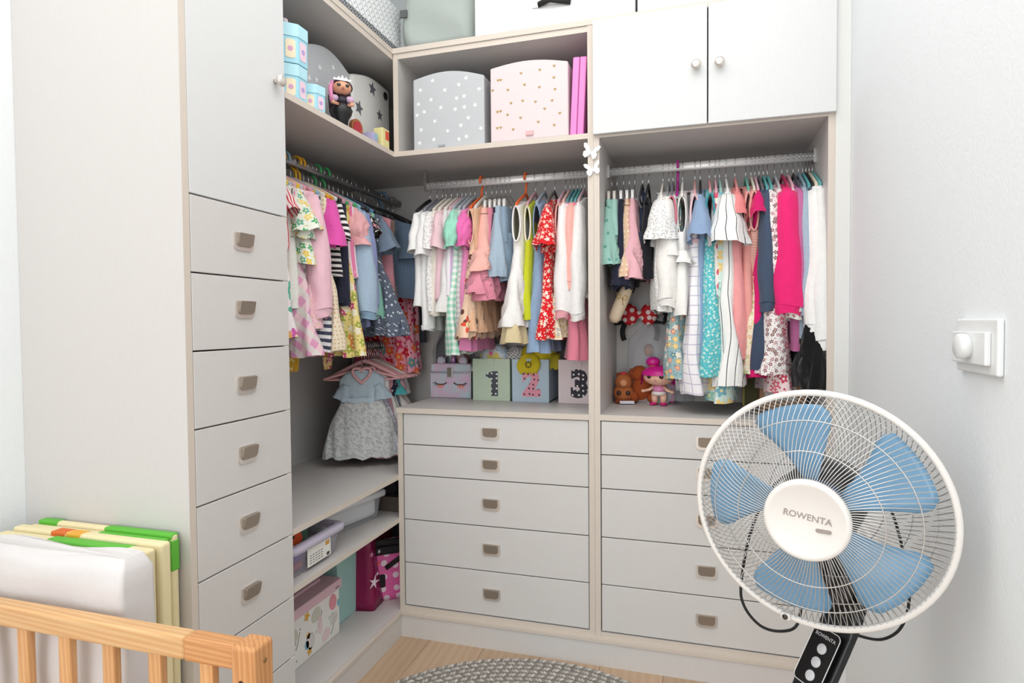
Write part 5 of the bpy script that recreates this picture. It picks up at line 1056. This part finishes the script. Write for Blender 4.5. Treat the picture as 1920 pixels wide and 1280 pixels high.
# ---------------------------------------------------------------- mattress and folded mat against the tall cabinet
def softslab(x0, x1, y0, y1, z0, z1, name, m, parent, seed, amp=.006, lean=0.):
    rn = random.Random(seed); p1, p2, p3 = rn.random()*6, rn.random()*6, rn.random()*6; mb = MB(); rings = []; nz = 26
    xc, yc = (x0+x1)/2, (y0+y1)/2; hx, hy = (x1-x0)/2, (y1-y0)/2
    for i in range(nz+1):
        f = i/nz; z = z0+(z1-z0)*f; e = 1-max(0, (f-.95)/.05)**2*.4-max(0, (.04-f)/.04)**2*.3; ring = []
        for j in range(56):
            a = 2*pi*j/56; ca, sa = cos(a), sin(a); sx = max(-1, min(1, 1.35*ca)); sy = max(-1, min(1, 1.35*sa))
            w_ = amp*(sin(9*z/.3+p1+sx*3)*.5+sin(sx*4+z*24+p2)*.35*(.3+f)+sin(sx*7-z*31+p3)*.3)
            ring.append((xc+hx*sx*(1-(1-e)*.12), yc+hy*sy*e+(w_ if sy < 0 else w_*.3)+lean*f, z+(amp*.8*sin(sx*5+p1) if f > .95 else 0)))
        rings.append(ring)
    mb.loft(rings, True, True); return mb.build(name, m, parent)
t = thing('crib_mattress', 'white covered crib mattress standing against the tall cabinet', 'mattress')
softslab(-.425, .018, -1.085, -1.01, .001, .66, 'mattress_cover', solid('#dfdbda', .85, bump=1., bscale=22), t, 5)
mt = thing('folding_mat', 'cream foam folding mat with green and orange edging', 'play mat'); CRM = solid('#f0e3b6', .75, bump=.3, bscale=120); GRN = solid('#63bd3d', .6)
for i, (x1, y0, y1, z1) in enumerate(((-.012, -1.006, -.982, .652), (-.002, -.980, -.956, .658), (-.024, -.954, -.938, .654), (-.022, -.936, -.918, .660))):
    pn = MB().box(-.41+.01*i, x1, y0, y1, .001, z1).build('foam_panel', CRM, mt, bevel=.006, seg=3)
    if i in (0, 3, 2): MB().box(-.27 if i == 0 else -.2, x1-(.05 if i == 0 else .001), y0-.0008, y1+.0008, z1-.012 if i else z1-.01, z1+.0008).build('green_edging', GRN, pn, bevel=.004)
    if i == 3: MB().box(x1-.012, x1+.0008, y0-.0008, y1+.0008, z1-.075, z1-.012).build('green_edging', GRN, pn, bevel=.003); MB().box(-.385, -.33, y0-.0008, y1+.0008, z1-.014, z1+.0008).build('green_edging', GRN, pn, bevel=.003)
    if i == 1:
        MB().box(-.29, -.25, y0-.0008, y1+.0008, z1-.012, z1+.0008).build('orange_edging', solid('#e2702a', .6), pn, bevel=.003); MB().box(-.249, -.21, y0-.0008, y1+.0008, z1-.012, z1+.0008).build('yellow_edging', solid('#f0ae3c', .6), pn, bevel=.003)
# ---------------------------------------------------------------- rug
rug = thing('round_rug', 'round braided grey and cream rug on the oak floor', 'rug', (.572, -.579, 0)); RR = .5447
k = NT('rug_strands'); oi = k.n('Attribute'); oi.attribute_name = 'tone'; k.L(k.mix(oi.outputs['Fac'], '#86807a', '#d8d2ca'), k.b.inputs['Base Color']); k.b.inputs['Roughness'].default_value = .95
mb = MB(); tones = []; rn = random.Random(9); pitch = .021; nr = int(RR/pitch)
for i in range(nr):
    rm = RR-.006-pitch*i
    if rm < .02: break
    n_ = max(8, int(2*pi*rm/.0098)); sl = 1 if i % 2 else -1
    for j in range(n_):
        a = 2*pi*j/n_; c0 = Vector((rm*cos(a), rm*sin(a), .007)); er = Vector((cos(a), sin(a), 0)); et = Vector((-sin(a), cos(a), 0))
        u = (er*.78+et*.62*sl).normalized(); w_ = Vector((-u.y, u.x, 0)); L_ = .0145; W_ = .0042; o_ = len(mb.v)
        for p_, q_, h_ in ((-1, 0, -.003), (0, -1, 0), (1, 0, -.003), (0, 1, 0)): mb.v.append(tuple(c0+u*(L_*p_)+w_*(W_*q_*1.2)+Vector((0, 0, h_))))
        mb.v.append(tuple(c0+Vector((0, 0, .0045)))); tn = (.1, .85, .5)[j % 3]+rn.uniform(-.15, .15)
        for q_ in range(4): mb.face((o_+q_, o_+(q_+1) % 4, o_+4), 0, True); tones.append(tn)
me = bpy.data.meshes.new('braided_strands'); me.from_pydata(mb.v, [], mb.f); me.materials.append(k.m); me.polygons.foreach_set('use_smooth', [True]*len(mb.f))
at_ = me.attributes.new('tone', 'FLOAT', 'FACE'); at_.data.foreach_set('value', tones); o = bpy.data.objects.new('braided_strands', me); COL.objects.link(o); o.parent = rug; o['kind'] = 'stuff'
MB().lathe([(RR-.002, .0005), (RR+.001, .003), (RR-.003, .006), (.01, .006)], 96).build('rug_backing', solid('#8a857e', .95), rug)
# ---------------------------------------------------------------- dimmer switch on the right wall
sw = thing('dimmer_switch', 'white rotary dimmer switch on the right wall', 'switch', (XR, -.835, 1.04))
PLW = solid('#eef0f0', .35)
MB().box(-.009, -.0003, -.07, .07, -.04, .041).build('frame', PLW, sw, bevel=.003, seg=3); MB().box(-.017, -.009, -.052, .066, -.026, .022).build('centre_plate', PLW, sw, bevel=.002)
MB().lathe([(.019, -.017), (.0185, -.03), (.016, -.032), (.001, -.0325)], 28, (0, .004, .0), 'X').build('rotary_knob', PLW, sw)
